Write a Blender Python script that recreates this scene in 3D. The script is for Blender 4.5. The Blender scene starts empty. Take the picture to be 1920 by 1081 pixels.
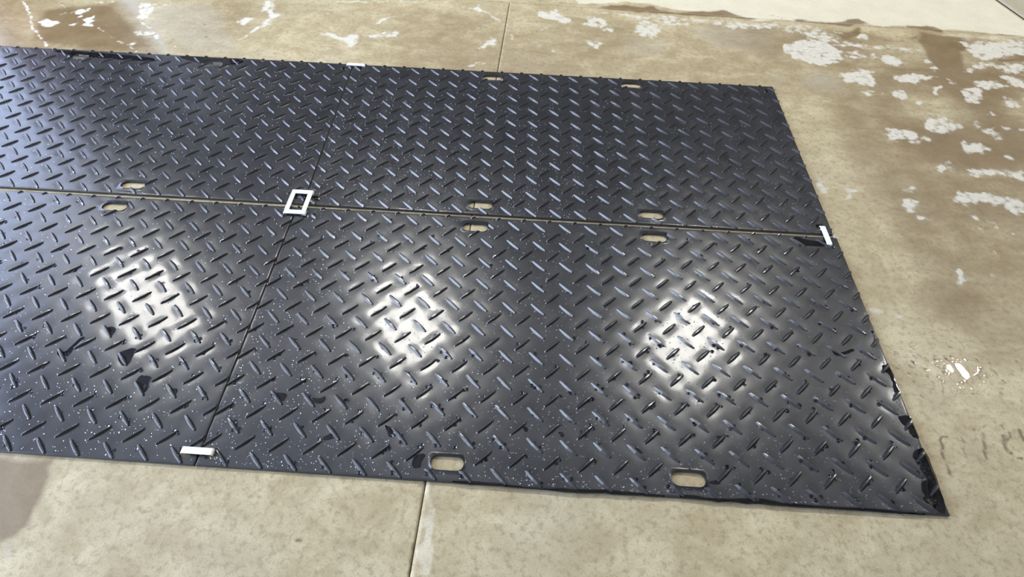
import bpy, bmesh, math, random
import numpy as np
from mathutils import Matrix, Vector, noise

# ------------------------------------------------------------------ scene reset
for blk in (bpy.data.objects, bpy.data.meshes, bpy.data.materials, bpy.data.lights, bpy.data.cameras):
    for it in list(blk):
        blk.remove(it)
scene = bpy.context.scene
COL = scene.collection
random.seed(7)
rng = np.random.default_rng(7)

# ------------------------------------------------------------------ camera
cam_data = bpy.data.cameras.new('camera')
cam_data.sensor_width = 36.0
cam_data.lens = 36.0 * 1105.65 / 1920.0
cam_data.shift_x = 29.98 / 1920.0
cam_data.shift_y = -0.98 / 1920.0
cam_data.clip_start = 0.05
cam = bpy.data.objects.new('camera', cam_data)
COL.objects.link(cam)
_X = Vector((0.99791053, 0.06122031, 0.02065567))
_D = Vector((0.06048854, -0.77284622, -0.63170393))
_F = Vector((-0.02270945, 0.63163343, -0.77493450))
cam.matrix_world = Matrix(((_X.x, -_D.x, -_F.x, 0.99074),
                           (_X.y, -_D.y, -_F.y, -0.71771),
                           (_X.z, -_D.z, -_F.z, 1.89906),
                           (0, 0, 0, 1)))
scene.camera = cam

# ------------------------------------------------------------------ world, daylight, exposure
world = bpy.data.worlds.new('world')
scene.world = world
world.use_nodes = True
bg = world.node_tree.nodes['Background']
bg.inputs[0].default_value = (0.62, 0.74, 1.0, 1)
bg.inputs[1].default_value = 0.6

def area_light(name, loc, aim, sx, sy, power, color):
    ld = bpy.data.lights.new(name, 'AREA')
    ld.shape = 'RECTANGLE'; ld.size = sx; ld.size_y = sy
    ld.energy = power; ld.color = color
    o = bpy.data.objects.new(name, ld); COL.objects.link(o)
    o.location = loc
    o.rotation_euler = (Vector(aim) - Vector(loc)).to_track_quat('-Z', 'Y').to_euler()
    return o
# daylight from the large open door in the left wall
DOOR_Y0, DOOR_Y1, DOOR_H = -5.5, 2.2, 5.3
area_light('door_daylight', (-6.4, (DOOR_Y0 + DOOR_Y1) / 2, DOOR_H / 2 + .15), (0, (DOOR_Y0 + DOOR_Y1) / 2, DOOR_H / 2 + .15),
           DOOR_Y1 - DOOR_Y0 - .3, DOOR_H - .4, 2150.0, (0.63, 0.75, 1.0))
LAMP_STRENGTH = 1000.0
vs = scene.view_settings
vs.view_transform = 'Standard'
vs.look = 'None'
vs.gamma = 1.0
vs.use_curve_mapping = False
vs.exposure = -0.62

# ------------------------------------------------------------------ helpers
def link(name, me, mat=None, parent=None, loc=None):
    o = bpy.data.objects.new(name, me)
    COL.objects.link(o)
    if mat is not None and me is not None and not me.materials:
        me.materials.append(mat)
    if parent is not None:
        o.parent = parent
    if loc is not None:
        o.location = loc
    return o

def bm_mesh(name, bm, smooth=False):
    me = bpy.data.meshes.new(name)
    bm.normal_update()
    bm.to_mesh(me); bm.free()
    if smooth:
        me.polygons.foreach_set('use_smooth', [True] * len(me.polygons))
    return me

def tag(o, label=None, cat=None, group=None, kind=None):
    if label: o['label'] = label
    if cat: o['category'] = cat
    if group: o['group'] = group
    if kind: o['kind'] = kind
    return o

def bm_box(bm, x0, x1, y0, y1, z0, z1, bevel=0.0):
    vs_ = [bm.verts.new(p) for p in ((x0, y0, z0), (x1, y0, z0), (x1, y1, z0), (x0, y1, z0),
                                     (x0, y0, z1), (x1, y0, z1), (x1, y1, z1), (x0, y1, z1))]
    fs = [bm.faces.new([vs_[i] for i in f]) for f in ((3, 2, 1, 0), (4, 5, 6, 7), (0, 1, 5, 4), (1, 2, 6, 5), (2, 3, 7, 6), (3, 0, 4, 7))]
    if bevel:
        es = list({e for f in fs for e in f.edges})
        bmesh.ops.bevel(bm, geom=es, offset=bevel, segments=2, affect='EDGES', profile=.5)

def bm_cyl(bm, cx, cy, z0, z1, r0, r1, n=20):
    a = [bm.verts.new((cx + r0 * math.cos(2 * math.pi * i / n), cy + r0 * math.sin(2 * math.pi * i / n), z0)) for i in range(n)]
    b = [bm.verts.new((cx + r1 * math.cos(2 * math.pi * i / n), cy + r1 * math.sin(2 * math.pi * i / n), z1)) for i in range(n)]
    for i in range(n):
        bm.faces.new((a[i], a[(i + 1) % n], b[(i + 1) % n], b[i]))
    bm.faces.new(a[::-1]); bm.faces.new(b)

# ------------------------------------------------------------------ materials
def new_mat(name):
    m = bpy.data.materials.new(name)
    m.use_nodes = True
    nt = m.node_tree
    p = nt.nodes['Principled BSDF']
    return m, nt, p

def N(nt, typ, **kw):
    n = nt.nodes.new(typ)
    for k, v in kw.items():
        if k == 'inp':
            for kk, vv in v.items():
                n.inputs[kk].default_value = vv
        else:
            setattr(n, k, v)
    return n

def math_node(nt, op, a, b=None, c=None, clamp=False):
    n = nt.nodes.new('ShaderNodeMath'); n.operation = op; n.use_clamp = clamp
    for i, x in enumerate((a, b, c)):
        if x is None: continue
        if isinstance(x, (int, float)): n.inputs[i].default_value = x
        else: nt.links.new(x, n.inputs[i])
    return n.outputs[0]

def mix_col(nt, fac, a, b):
    n = nt.nodes.new('ShaderNodeMix'); n.data_type = 'RGBA'
    for sock, x in ((n.inputs['Factor'], fac), (n.inputs['A'], a), (n.inputs['B'], b)):
        if isinstance(x, (int, float)): sock.default_value = x
        elif isinstance(x, tuple): sock.default_value = (*x, 1) if len(x) == 3 else x
        else: nt.links.new(x, sock)
    # the first A/B sockets of a Mix node are the float ones; use the RGBA ones
    return n

def mixc(nt, fac, a, b):
    n = nt.nodes.new('ShaderNodeMix'); n.data_type = 'RGBA'
    ins = [s for s in n.inputs if s.type == 'RGBA']
    f = [s for s in n.inputs if s.type == 'VALUE' and s.name == 'Factor'][0]
    for sock, x in ((f, fac), (ins[0], a), (ins[1], b)):
        if isinstance(x, (int, float)): sock.default_value = x
        elif isinstance(x, tuple): sock.default_value = (*x, 1) if len(x) == 3 else x
        else: nt.links.new(x, sock)
    return [s for s in n.outputs if s.type == 'RGBA'][0]

def noise_tex(nt, vec, scale, detail=4.0, rough=.55, dist=0.0):
    n = N(nt, 'ShaderNodeTexNoise', inp={'Scale': scale, 'Detail': detail, 'Roughness': rough, 'Distortion': dist})
    nt.links.new(vec, n.inputs['Vector'])
    return n.outputs[0]

def map_range(nt, v, a, b, c=0.0, d=1.0, smooth=False):
    n = N(nt, 'ShaderNodeMapRange', inp={'From Min': a, 'From Max': b, 'To Min': c, 'To Max': d})
    n.clamp = True
    if smooth: n.interpolation_type = 'SMOOTHSTEP'
    nt.links.new(v, n.inputs['Value'])
    return n.outputs[0]

def simple_mat(name, col, rough=.5, var=.08, scale=6.0, metal=0.0, bump=0.0):
    m, nt, p = new_mat(name)
    tc = N(nt, 'ShaderNodeTexCoord')
    n = noise_tex(nt, tc.outputs['Object'], scale)
    c = mixc(nt, n, tuple(max(0, x * (1 - var)) for x in col), tuple(min(1, x * (1 + var)) for x in col))
    nt.links.new(c, p.inputs['Base Color'])
    p.inputs['Roughness'].default_value = rough
    p.inputs['Metallic'].default_value = metal
    if bump:
        b = N(nt, 'ShaderNodeBump', inp={'Strength': bump, 'Distance': .002})
        nt.links.new(n, b.inputs['Height']); nt.links.new(b.outputs[0], p.inputs['Normal'])
    return m

def concrete_material():
    m, nt, p = new_mat('wet_stained_concrete')
    L = nt.links
    geo = N(nt, 'ShaderNodeNewGeometry')
    pos = geo.outputs['Position']
    a1 = N(nt, 'ShaderNodeAttribute', attribute_name='stain')
    a2 = N(nt, 'ShaderNodeAttribute', attribute_name='stain_more')
    s1 = N(nt, 'ShaderNodeSeparateColor'); L.new(a1.outputs['Color'], s1.inputs[0])
    s2 = N(nt, 'ShaderNodeSeparateColor'); L.new(a2.outputs['Color'], s2.inputs[0])
    foam, wet, rust = s1.outputs
    pale, grey, damp = s2.outputs
    n_big = noise_tex(nt, pos, 1.3, 5, .6, .6)
    n_mid = noise_tex(nt, pos, 6.0, 9, .68, .4)
    n_fine = noise_tex(nt, pos, 42.0, 5, .65)
    n_grit = noise_tex(nt, pos, 190.0, 3, .6)
    mp = N(nt, 'ShaderNodeMapping'); mp.inputs['Scale'].default_value = (1.0, 1.9, 1.0); mp.inputs['Rotation'].default_value = (0, 0, .12)
    L.new(pos, mp.inputs[0])
    n_streak = noise_tex(nt, mp.outputs[0], 5.0, 8, .7, .5)
    tan = mixc(nt, map_range(nt, n_mid, .37, .63), CONC_A, CONC_B)
    tan = mixc(nt, map_range(nt, n_streak, .42, .72), tan, CONC_C)
    tan = mixc(nt, math_node(nt, 'MULTIPLY', map_range(nt, n_big, .5, .75), .45), tan, CONC_D)
    tan = mixc(nt, math_node(nt, 'MULTIPLY', map_range(nt, n_fine, .50, .66), .6), tan, CONC_E)
    # fine dark pores
    pores = math_node(nt, 'MULTIPLY', map_range(nt, n_grit, .56, .68), .6)
    # cream dry cement
    creamn = mixc(nt, map_range(nt, n_mid, .3, .7), (.62, .57, .43), (.70, .65, .51))
    pf = map_range(nt, math_node(nt, 'ADD', pale, math_node(nt, 'MULTIPLY', math_node(nt, 'SUBTRACT', n_mid, .5), .7)), .32, .62, smooth=True)
    tan = mixc(nt, math_node(nt, 'MULTIPLY', pf, math_node(nt, 'ADD', .25, math_node(nt, 'MULTIPLY', pale, .75))), tan, creamn)
    # grey film of fines, also the painted reflections behind the left mats
    gf = map_range(nt, math_node(nt, 'ADD', grey, math_node(nt, 'MULTIPLY', math_node(nt, 'SUBTRACT', n_mid, .5), .5)), .15, .9)
    tan = mixc(nt, math_node(nt, 'MULTIPLY', gf, .75), tan, (.40, .365, .29))
    # damp and wet brown cement
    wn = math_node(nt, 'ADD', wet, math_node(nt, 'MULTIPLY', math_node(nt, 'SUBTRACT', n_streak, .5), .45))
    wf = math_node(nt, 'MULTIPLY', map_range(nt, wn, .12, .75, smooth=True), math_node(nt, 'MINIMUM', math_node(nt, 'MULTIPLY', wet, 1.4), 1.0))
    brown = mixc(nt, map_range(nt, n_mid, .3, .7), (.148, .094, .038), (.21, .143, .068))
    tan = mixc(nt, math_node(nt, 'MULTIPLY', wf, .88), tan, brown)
    tan = mixc(nt, pores, tan, (.20, .165, .12))
    # rust marks and spots
    rf = map_range(nt, math_node(nt, 'ADD', rust, math_node(nt, 'MULTIPLY', math_node(nt, 'SUBTRACT', n_fine, .5), .9)), .25, .85, smooth=True)
    tan = mixc(nt, math_node(nt, 'MULTIPLY', rf, math_node(nt, 'MULTIPLY', rust, .95)), tan, (.13, .085, .045))
    # white dried residue with ragged cauliflower edges
    v = N(nt, 'ShaderNodeTexVoronoi', inp={'Scale': 24.0}); v.feature = 'F1'
    wv = N(nt, 'ShaderNodeVectorMath'); wv.operation = 'ADD'
    nz = N(nt, 'ShaderNodeTexNoise', inp={'Scale': 16.0, 'Detail': 4.0})
    L.new(pos, nz.inputs['Vector'])
    sc = N(nt, 'ShaderNodeVectorMath'); sc.operation = 'SCALE'; sc.inputs['Scale'].default_value = .05
    L.new(nz.outputs['Color'], sc.inputs[0]); L.new(pos, wv.inputs[0]); L.new(sc.outputs[0], wv.inputs[1])
    L.new(wv.outputs[0], v.inputs['Vector'])
    lob = math_node(nt, 'SUBTRACT', .42, v.outputs['Distance'])
    n_rag = noise_tex(nt, pos, 26.0, 8, .72, .3)
    fn = math_node(nt, 'ADD', foam, math_node(nt, 'MULTIPLY', lob, .75))
    fn = math_node(nt, 'ADD', fn, math_node(nt, 'MULTIPLY', math_node(nt, 'SUBTRACT', n_rag, .5), 1.7))
    fn = math_node(nt, 'ADD', fn, math_node(nt, 'MULTIPLY', math_node(nt, 'SUBTRACT', noise_tex(nt, pos, 11.0, 5, .6, .5), .5), 1.1))
    ff = map_range(nt, fn, .30, .82, smooth=True)
    ff = math_node(nt, 'MULTIPLY', ff, math_node(nt, 'MINIMUM', math_node(nt, 'MULTIPLY', foam, 1.5), 1.0))
    white = mixc(nt, map_range(nt, n_fine, .3, .7), (.54, .51, .425), (.68, .655, .575))
    tan = mixc(nt, math_node(nt, 'MULTIPLY', ff, .92), tan, white)
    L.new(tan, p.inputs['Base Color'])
    # gloss where water stands, matt where dry
    r = math_node(nt, 'SUBTRACT', .62, math_node(nt, 'MULTIPLY', damp, .44))
    r = math_node(nt, 'ADD', r, math_node(nt, 'MULTIPLY', math_node(nt, 'SUBTRACT', n_fine, .5), .12))
    r = math_node(nt, 'MAXIMUM', r, math_node(nt, 'MULTIPLY', ff, .6))
    L.new(r, p.inputs['Roughness'])
    h = math_node(nt, 'ADD', math_node(nt, 'MULTIPLY', n_fine, .6), math_node(nt, 'MULTIPLY', n_grit, .35))
    h = math_node(nt, 'ADD', h, math_node(nt, 'MULTIPLY', ff, .5))
    b = N(nt, 'ShaderNodeBump', inp={'Distance': .0016})
    L.new(h, b.inputs['Height'])
    L.new(math_node(nt, 'SUBTRACT', .8, math_node(nt, 'MULTIPLY', damp, .70)), b.inputs['Strength'])
    L.new(b.outputs[0], p.inputs['Normal'])
    return m
CONC_A, CONC_B, CONC_C, CONC_D, CONC_E = (.39, .32, .185), (.55, .475, .30), (.355, .28, .15), (.48, .43, .305), (.255, .195, .105)
M_CONC = concrete_material()

def plastic_material():
    m, nt, p = new_mat('black_polyethylene')
    L = nt.links
    geo = N(nt, 'ShaderNodeNewGeometry')
    pos = geo.outputs['Position']
    n1 = noise_tex(nt, pos, 9.0, 5, .6)
    n2 = noise_tex(nt, pos, 160.0, 3, .6)
    c = mixc(nt, map_range(nt, n1, .3, .7), (.016, .016, .0185), (.027, .027, .030))
    L.new(c, p.inputs['Base Color'])
    L.new(map_range(nt, n1, .25, .75, .27, .34), p.inputs['Roughness'])
    p.inputs['Coat Weight'].default_value = .42
    p.inputs['Coat Roughness'].default_value = .105
    p.inputs['Coat IOR'].default_value = 1.45
    p.inputs['IOR'].default_value = 1.52
    # woven grain pressed into the sheet
    sp = N(nt, 'ShaderNodeSeparateXYZ'); L.new(pos, sp.inputs[0])
    sx = math_node(nt, 'SINE', math_node(nt, 'MULTIPLY', sp.outputs[0], 2 * math.pi / .0042))
    sy = math_node(nt, 'SINE', math_node(nt, 'MULTIPLY', sp.outputs[1], 2 * math.pi / .0042))
    h = math_node(nt, 'ADD', math_node(nt, 'MULTIPLY', math_node(nt, 'MULTIPLY', sx, sy), .4), n2)
    b = N(nt, 'ShaderNodeBump', inp={'Strength': .14, 'Distance': .0005})
    L.new(h, b.inputs['Height']); L.new(b.outputs[0], p.inputs['Normal']); L.new(b.outputs[0], p.inputs['Coat Normal'])
    return m
M_MAT = plastic_material()

def water_material(name, col):
    m, nt, p = new_mat(name)
    geo = N(nt, 'ShaderNodeNewGeometry')
    n = noise_tex(nt, geo.outputs['Position'], 30.0, 2, .5)
    nt.links.new(map_range(nt, n, .3, .7, .0, .03), p.inputs['Roughness'])
    p.inputs['Base Color'].default_value = (*col, 1)
    p.inputs['IOR'].default_value = 1.333
    p.inputs['Transmission Weight'].default_value = 1.0
    return m
M_WATER = water_material('clear_water', (.98, .985, .99))
M_WATER_MAT = water_material('lost_sheen_water', (.30, .30, .32))  # tint darkened in place of the sheen that wet plastic loses
def film_material():
    # thin standing water: a clear skin with a mirror-like surface
    m, nt, p = new_mat('thin_water_film')
    nt.nodes.remove(p)
    out = [n for n in nt.nodes if n.type == 'OUTPUT_MATERIAL'][0]
    geo = N(nt, 'ShaderNodeNewGeometry')
    n = noise_tex(nt, geo.outputs['Position'], 30.0, 2, .5)
    gl = N(nt, 'ShaderNodeBsdfGlossy'); nt.links.new(map_range(nt, n, .3, .7, .01, .05), gl.inputs['Roughness'])
    tr = N(nt, 'ShaderNodeBsdfTransparent'); tr.inputs[0].default_value = (.97, .96, .94, 1)
    fr_ = N(nt, 'ShaderNodeFresnel', inp={'IOR': 1.36})
    mx = N(nt, 'ShaderNodeMixShader')
    nt.links.new(math_node(nt, 'MULTIPLY', fr_.outputs[0], math_node(nt, 'SUBTRACT', 1.0, geo.outputs['Backfacing'])), mx.inputs[0]); nt.links.new(tr.outputs[0], mx.inputs[1]); nt.links.new(gl.outputs[0], mx.inputs[2])
    nt.links.new(mx.outputs[0], out.inputs[0])
    return m
M_FILM = film_material()
M_WHITE = simple_mat('white_plastic', (.83, .85, .82), .42, .03, 40.0)
M_CEIL = simple_mat('painted_ceiling_sheet', (.62, .62, .63), .7, .05, 1.0)
M_WALL = simple_mat('grey_painted_wall', (.33, .31, .29), .8, .08, 1.0)
M_WALL_DARK = simple_mat('dark_steel_wall', (.10, .09, .085), .7, .1, 1.0)
M_PANEL = simple_mat('pale_grey_wall_panel', (.66, .66, .66), .6, .04, 1.0)
M_RED = simple_mat('red_painted_steel', (.55, .07, .04), .45, .1, 2.0)
M_STEEL = simple_mat('dark_grey_steel', (.12, .12, .13), .45, .1, 8.0, .4)
M_SUB = simple_mat('dark_joint_dirt', (.035, .028, .02), .9, .2, 30.0)

def emit_mat(name, col, strength):
    m, nt, p = new_mat(name)
    geo = N(nt, 'ShaderNodeNewGeometry')
    p.inputs['Base Color'].default_value = (*col, 1)
    n = noise_tex(nt, geo.outputs['Position'], 3.0)
    nt.links.new(mixc(nt, n, col, tuple(min(1, c * 1.03) for c in col)), p.inputs['Emission Color'])
    p.inputs['Emission Strength'].default_value = strength
    return m
M_LAMP = emit_mat('lamp_lens_glow', (1.0, .97, .90), LAMP_STRENGTH)
M_GLOW_PANE = emit_mat('added_pane_glow', (.56, .67, 1.0), 8.0)  # glow of an added pane, tuned for bluish sheen on the mats
M_WINDOW = emit_mat('daylit_window_glass', (.62, .72, 1.0), 3.2)

# ------------------------------------------------------------------ stain and painted reflection outlines on the floor (metres)
STAINS_AND_REFLECTIONS = [
    ('foam', 1, 0.02, [(2.611,2.895),(2.705,3.003),(2.867,3.07),(2.951,2.978),(3.005,2.934),(2.956,2.802),(2.858,2.746),(2.738,2.749),(2.654,2.803)]),
    ('foam', 0.9, 0.02, [(3.002,2.925),(3.079,2.957),(3.137,2.906),(3.093,2.846),(2.996,2.853)]),
    ('foam', 0.62, 0.03, [(2.869,3.237),(2.967,3.211),(3.012,3.067),(3.241,3.04),(3.532,3.027),(3.526,2.969),(3.379,2.954),(3.128,2.954),(2.971,2.988),(2.845,3.051),(2.74,3.144)]),
    ('foam', 0.55, 0.03, [(2.61,3.256),(2.869,3.237),(2.849,3.068),(2.731,3.108),(2.642,3.169),(2.591,3.173)]),
    ('foam', 0.6, 0.02, [(3.007,3.197),(3.109,3.19),(3.066,3.133),(3.015,3.137)]),
    ('foam', 0.7, 0.02, [(3.12,3.113),(3.202,3.182),(3.259,3.144),(3.232,3.09),(3.135,3.08)]),
    ('foam', 1, 0.02, [(2.891,2.666),(2.931,2.692),(3.005,2.699),(3.059,2.742),(3.107,2.717),(3.097,2.664),(3.117,2.607),(3.06,2.53),(3.004,2.525),(2.959,2.556),(2.897,2.557)]),
    ('foam', 1, 0.02, [(3.185,2.687),(3.254,2.701),(3.351,2.706),(3.421,2.68),(3.478,2.663),(3.397,2.619),(3.318,2.576),(3.248,2.598),(3.196,2.629)]),
    ('foam', 0.8, 0.015, [(3.509,2.681),(3.597,2.61),(3.53,2.618)]),
    ('foam', 1, 0.012, [(2.937,2.463),(2.992,2.489),(3.048,2.473),(3.017,2.45),(2.984,2.419),(2.96,2.438)]),
    ('foam', 1, 0.01, [(3.089,2.491),(3.116,2.48),(3.095,2.464)]),
    ('foam', 1.1, 0.014, [(3.161,2.498),(3.196,2.522),(3.242,2.519),(3.239,2.45),(3.202,2.393),(3.181,2.418),(3.165,2.457)]),
    ('foam', 1, 0.012, [(3.257,2.378),(3.286,2.394),(3.303,2.362),(3.269,2.333)]),
    ('foam', 1, 0.02, [(3.212,2.906),(3.283,2.921),(3.346,2.911),(3.332,2.838),(3.288,2.795),(3.229,2.813),(3.198,2.841)]),
    ('foam', 0.9, 0.02, [(3.157,2.916),(3.2,2.921),(3.185,2.863),(3.144,2.851)]),
    ('foam', 1, 0.014, [(3.484,2.799),(3.523,2.815),(3.531,2.765),(3.485,2.72),(3.47,2.744)]),
    ('foam', 0.85, 0.02, [(3.468,2.883),(3.508,2.903),(3.516,2.848),(3.466,2.836)]),
    ('foam', 1.05, 0.02, [(3.571,2.55),(3.623,2.598),(3.685,2.596),(3.704,2.535),(3.689,2.479),(3.627,2.399),(3.586,2.408),(3.552,2.452)]),
    ('foam', 1, 0.02, [(3.665,2.659),(3.744,2.66),(3.83,2.675),(3.885,2.608),(3.811,2.566),(3.738,2.559),(3.672,2.602)]),
    ('foam', 1, 0.02, [(3.894,2.711),(3.969,2.718),(4.009,2.678),(3.956,2.594),(3.91,2.597),(3.89,2.652)]),
    ('foam', 0.9, 0.02, [(3.78,2.501),(3.831,2.512),(3.851,2.473),(3.859,2.414),(3.81,2.389),(3.773,2.406),(3.761,2.445)]),
    ('foam', 1, 0.02, [(3.899,2.526),(3.946,2.544),(3.911,2.472),(3.886,2.483)]),
    ('foam', 0.85, 0.03, [(3.795,3.12),(3.878,3.146),(4.008,3.167),(4.283,3.221),(4.165,2.983),(3.966,2.932),(3.855,2.905),(3.828,2.918),(3.762,2.976),(3.818,3.047)]),
    ('foam', 0.9, 0.03, [(3.748,2.848),(3.851,2.897),(3.943,2.882),(4.123,2.9),(4.052,2.755),(3.926,2.743),(3.921,2.818),(3.852,2.827),(3.712,2.73),(3.696,2.766)]),
    ('foam', 0.75, 0.012, [(3.388,2.519),(3.444,2.581),(3.477,2.584),(3.425,2.495),(3.445,2.469),(3.395,2.478)]),
    ('foam', 0.93, 0.02, [(3.203,2.218),(3.259,2.267),(3.315,2.279),(3.368,2.265),(3.372,2.221),(3.409,2.206),(3.367,2.141),(3.265,2.084),(3.208,2.103),(3.191,2.149)]),
    ('foam', 0.85, 0.02, [(3.396,2.192),(3.457,2.216),(3.415,2.151),(3.377,2.148)]),
    ('foam', 1, 0.02, [(2.978,2.1),(3.012,2.133),(3.039,2.129),(3.109,2.106),(3.137,2.067),(3.109,2.011),(3.029,2.004),(2.956,2.015)]),
    ('foam', 0.95, 0.02, [(3.139,2.061),(3.179,2.082),(3.191,2.042),(3.165,2.011),(3.124,2.013)]),
    ('foam', 0.9, 0.02, [(3.029,2.004),(3.124,2.013),(3.11,1.977),(3.059,1.973)]),
    ('foam', 1, 0.014, [(3.639,2.36),(3.652,2.291),(3.618,2.281),(3.602,2.312)]),
    ('foam', 0.85, 0.02, [(3.502,2.202),(3.546,2.237),(3.544,2.175),(3.509,2.154)]),
    ('foam', 0.75, 0.02, [(3.523,2.137),(3.597,2.174),(3.595,2.078),(3.551,2.074),(3.524,2.107)]),
    ('foam', 0.8, 0.02, [(3.639,2.202),(3.673,2.181),(3.656,2.131),(3.623,2.152)]),
    ('foam', 0.95, 0.02, [(3.706,2.184),(3.766,2.195),(3.752,2.151),(3.702,2.153)]),
    ('foam', 1, 0.02, [(3.334,2.003),(3.364,2.034),(3.384,2.0),(3.462,2.021),(3.499,1.955),(3.442,1.923),(3.399,1.919),(3.353,1.929),(3.324,1.94)]),
    ('foam', 1, 0.015, [(3.505,1.922),(3.547,1.932),(3.585,1.889),(3.552,1.873)]),
    ('foam', 0.85, 0.02, [(3.142,1.824),(3.202,1.869),(3.182,1.782),(3.152,1.767),(3.127,1.777)]),
    ('foam', 0.92, 0.02, [(3.231,1.858),(3.279,1.836),(3.362,1.837),(3.441,1.83),(3.582,1.817),(3.53,1.712),(3.492,1.733),(3.446,1.754),(3.368,1.76),(3.286,1.74),(3.256,1.763),(3.257,1.814)]),
    ('foam', 0.95, 0.02, [(3.089,1.578),(3.173,1.626),(3.266,1.622),(3.371,1.613),(3.456,1.562),(3.423,1.497),(3.372,1.47),(3.346,1.496),(3.265,1.534),(3.177,1.527),(3.149,1.491),(3.139,1.53),(3.115,1.545)]),
    ('foam', 1.05, 0.015, [(2.86,1.518),(2.911,1.539),(2.949,1.519),(2.94,1.484),(2.912,1.443),(2.865,1.42),(2.854,1.46)]),
    ('foam', 0.85, 0.02, [(2.893,1.609),(2.954,1.632),(2.948,1.607),(2.922,1.57),(2.882,1.566)]),
    ('foam', 0.9, 0.02, [(2.468,1.676),(2.496,1.672),(2.53,1.638),(2.517,1.607),(2.538,1.573),(2.513,1.541),(2.484,1.562),(2.466,1.608)]),
    ('foam', 0.9, 0.014, [(2.604,1.62),(2.632,1.632),(2.664,1.595),(2.619,1.579),(2.591,1.512),(2.568,1.516),(2.572,1.54),(2.593,1.571)]),
    ('foam', 0.9, 0.015, [(2.914,1.08),(2.961,1.1),(2.954,1.06),(2.971,1.029),(2.912,0.987),(2.899,0.996),(2.919,1.034)]),
    ('foam', 0.85, 0.012, [(2.985,1.383),(2.996,1.379),(3.007,1.279),(2.992,1.265),(2.987,1.304)]),
    ('foam', 0.9, 0.014, [(3.218,1.328),(3.251,1.32),(3.219,1.276),(3.208,1.291)]),
    ('foam', 0.85, 0.014, [(3.147,1.435),(3.185,1.427),(3.174,1.393),(3.148,1.402)]),
    ('foam', 0.9, 0.012, [(3.224,1.397),(3.26,1.4),(3.25,1.373),(3.224,1.365)]),
    ('foam', 0.85, 0.012, [(2.905,1.415),(2.939,1.406),(2.92,1.378),(2.898,1.379)]),
    ('foam', 0.6, 0.012, [(3.033,1.128),(3.076,1.122),(3.065,1.046),(3.052,1.054),(3.06,1.101)]),
    ('foam', 0.8, 0.012, [(3.278,1.354),(3.312,1.346),(3.288,1.328)]),
    ('foam', 0.8, 0.012, [(3.146,1.235),(3.16,1.211),(3.14,1.199)]),
    ('foam', 0.6, 0.012, [(3.091,1.349),(3.153,1.354),(3.155,1.302),(3.135,1.316)]),
    ('foam', 0.6, 0.012, [(2.446,1.259),(2.495,1.3),(2.487,1.263),(2.502,1.238),(2.462,1.24)]),
    ('foam', 0.75, 0.02, [(2.459,0.853),(2.482,0.857),(2.513,0.843),(2.538,0.814),(2.486,0.815),(2.458,0.824)]),
    ('foam', 0.68, 0.02, [(2.563,0.835),(2.614,0.842),(2.611,0.806),(2.585,0.812)]),
    ('foam', 0.62, 0.025, [(2.491,0.599),(2.523,0.597),(2.542,0.55),(2.535,0.511),(2.508,0.523),(2.499,0.566)]),
    ('foam', 0.66, 0.02, [(2.628,0.634),(2.673,0.643),(2.677,0.613),(2.648,0.611)]),
    ('foam', 0.5, 0.02, [(2.564,0.629),(2.594,0.622),(2.583,0.572),(2.562,0.58)]),
    ('foam', 0.85, 0.02, [(-0.779,3.222),(-0.727,3.227),(-0.691,3.141),(-0.678,3.066),(-0.636,3.028),(-0.659,2.952),(-0.623,2.884),(-0.674,2.868),(-0.708,2.785),(-0.775,2.691),(-0.739,2.792),(-0.696,2.907),(-0.709,3.031),(-0.767,3.068)]),
    ('foam', 0.85, 0.015, [(-0.873,2.919),(-0.824,2.956),(-0.76,2.962),(-0.775,2.899),(-0.797,2.86)]),
    ('foam', 0.75, 0.012, [(-0.831,3.008),(-0.769,3.072),(-0.752,3.037),(-0.807,2.999)]),
    ('foam', 0.88, 0.015, [(-0.325,2.82),(-0.229,2.814),(-0.145,2.793),(-0.092,2.844),(-0.029,2.805),(-0.044,2.736),(-0.083,2.691),(-0.154,2.748),(-0.239,2.774)]),
    ('foam', 0.75, 0.015, [(-0.035,2.834),(0.078,2.865),(0.173,2.895),(0.212,2.869),(0.194,2.828),(0.109,2.809),(0.021,2.8)]),
    ('foam', 0.85, 0.012, [(0.002,2.948),(0.033,3.002),(0.062,3.064),(0.128,3.103),(0.079,3.028),(0.036,2.931)]),
    ('foam', 0.8, 0.012, [(-0.46,2.86),(-0.411,2.899),(-0.421,2.844)]),
    ('foam', 0.7, 0.02, [(-0.67,3.233),(0.229,3.329),(0.36,3.308),(0.234,3.295),(-0.184,3.251),(-0.501,3.24)]),
    ('foam', 0.72, 0.02, [(0.525,3.258),(0.647,3.316),(0.739,3.225),(0.817,3.147),(0.852,3.066),(0.884,3.028),(0.947,2.973),(0.887,2.967),(0.821,3.063),(0.731,3.181),(0.612,3.234)]),
    ('foam', 0.72, 0.02, [(0.705,2.735),(0.756,2.826),(0.831,2.892),(0.828,2.785),(0.762,2.741)]),
    ('foam', 0.6, 0.02, [(0.647,2.522),(0.735,2.601),(0.773,2.587),(0.713,2.52)]),
    ('foam', 0.5, 0.02, [(0.642,3.013),(0.72,3.052),(0.766,2.975),(0.686,2.967)]),
    ('foam', 0.55, 0.02, [(-0.058,3.099),(0.029,3.129),(0.007,3.084)]),
    ('foam', 0.6, 0.012, [(0.122,2.734),(0.186,2.702),(0.238,2.68),(0.159,2.69)]),
    ('foam', 0.33, 0.05, [(-0.47,3.121),(-0.261,3.121),(-0.044,3.079),(-0.236,3.016),(-0.436,2.996)]),
    ('foam', 0.3, 0.05, [(-0.397,2.701),(-0.168,2.724),(-0.096,2.619),(-0.228,2.57),(-0.363,2.611)]),
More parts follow.
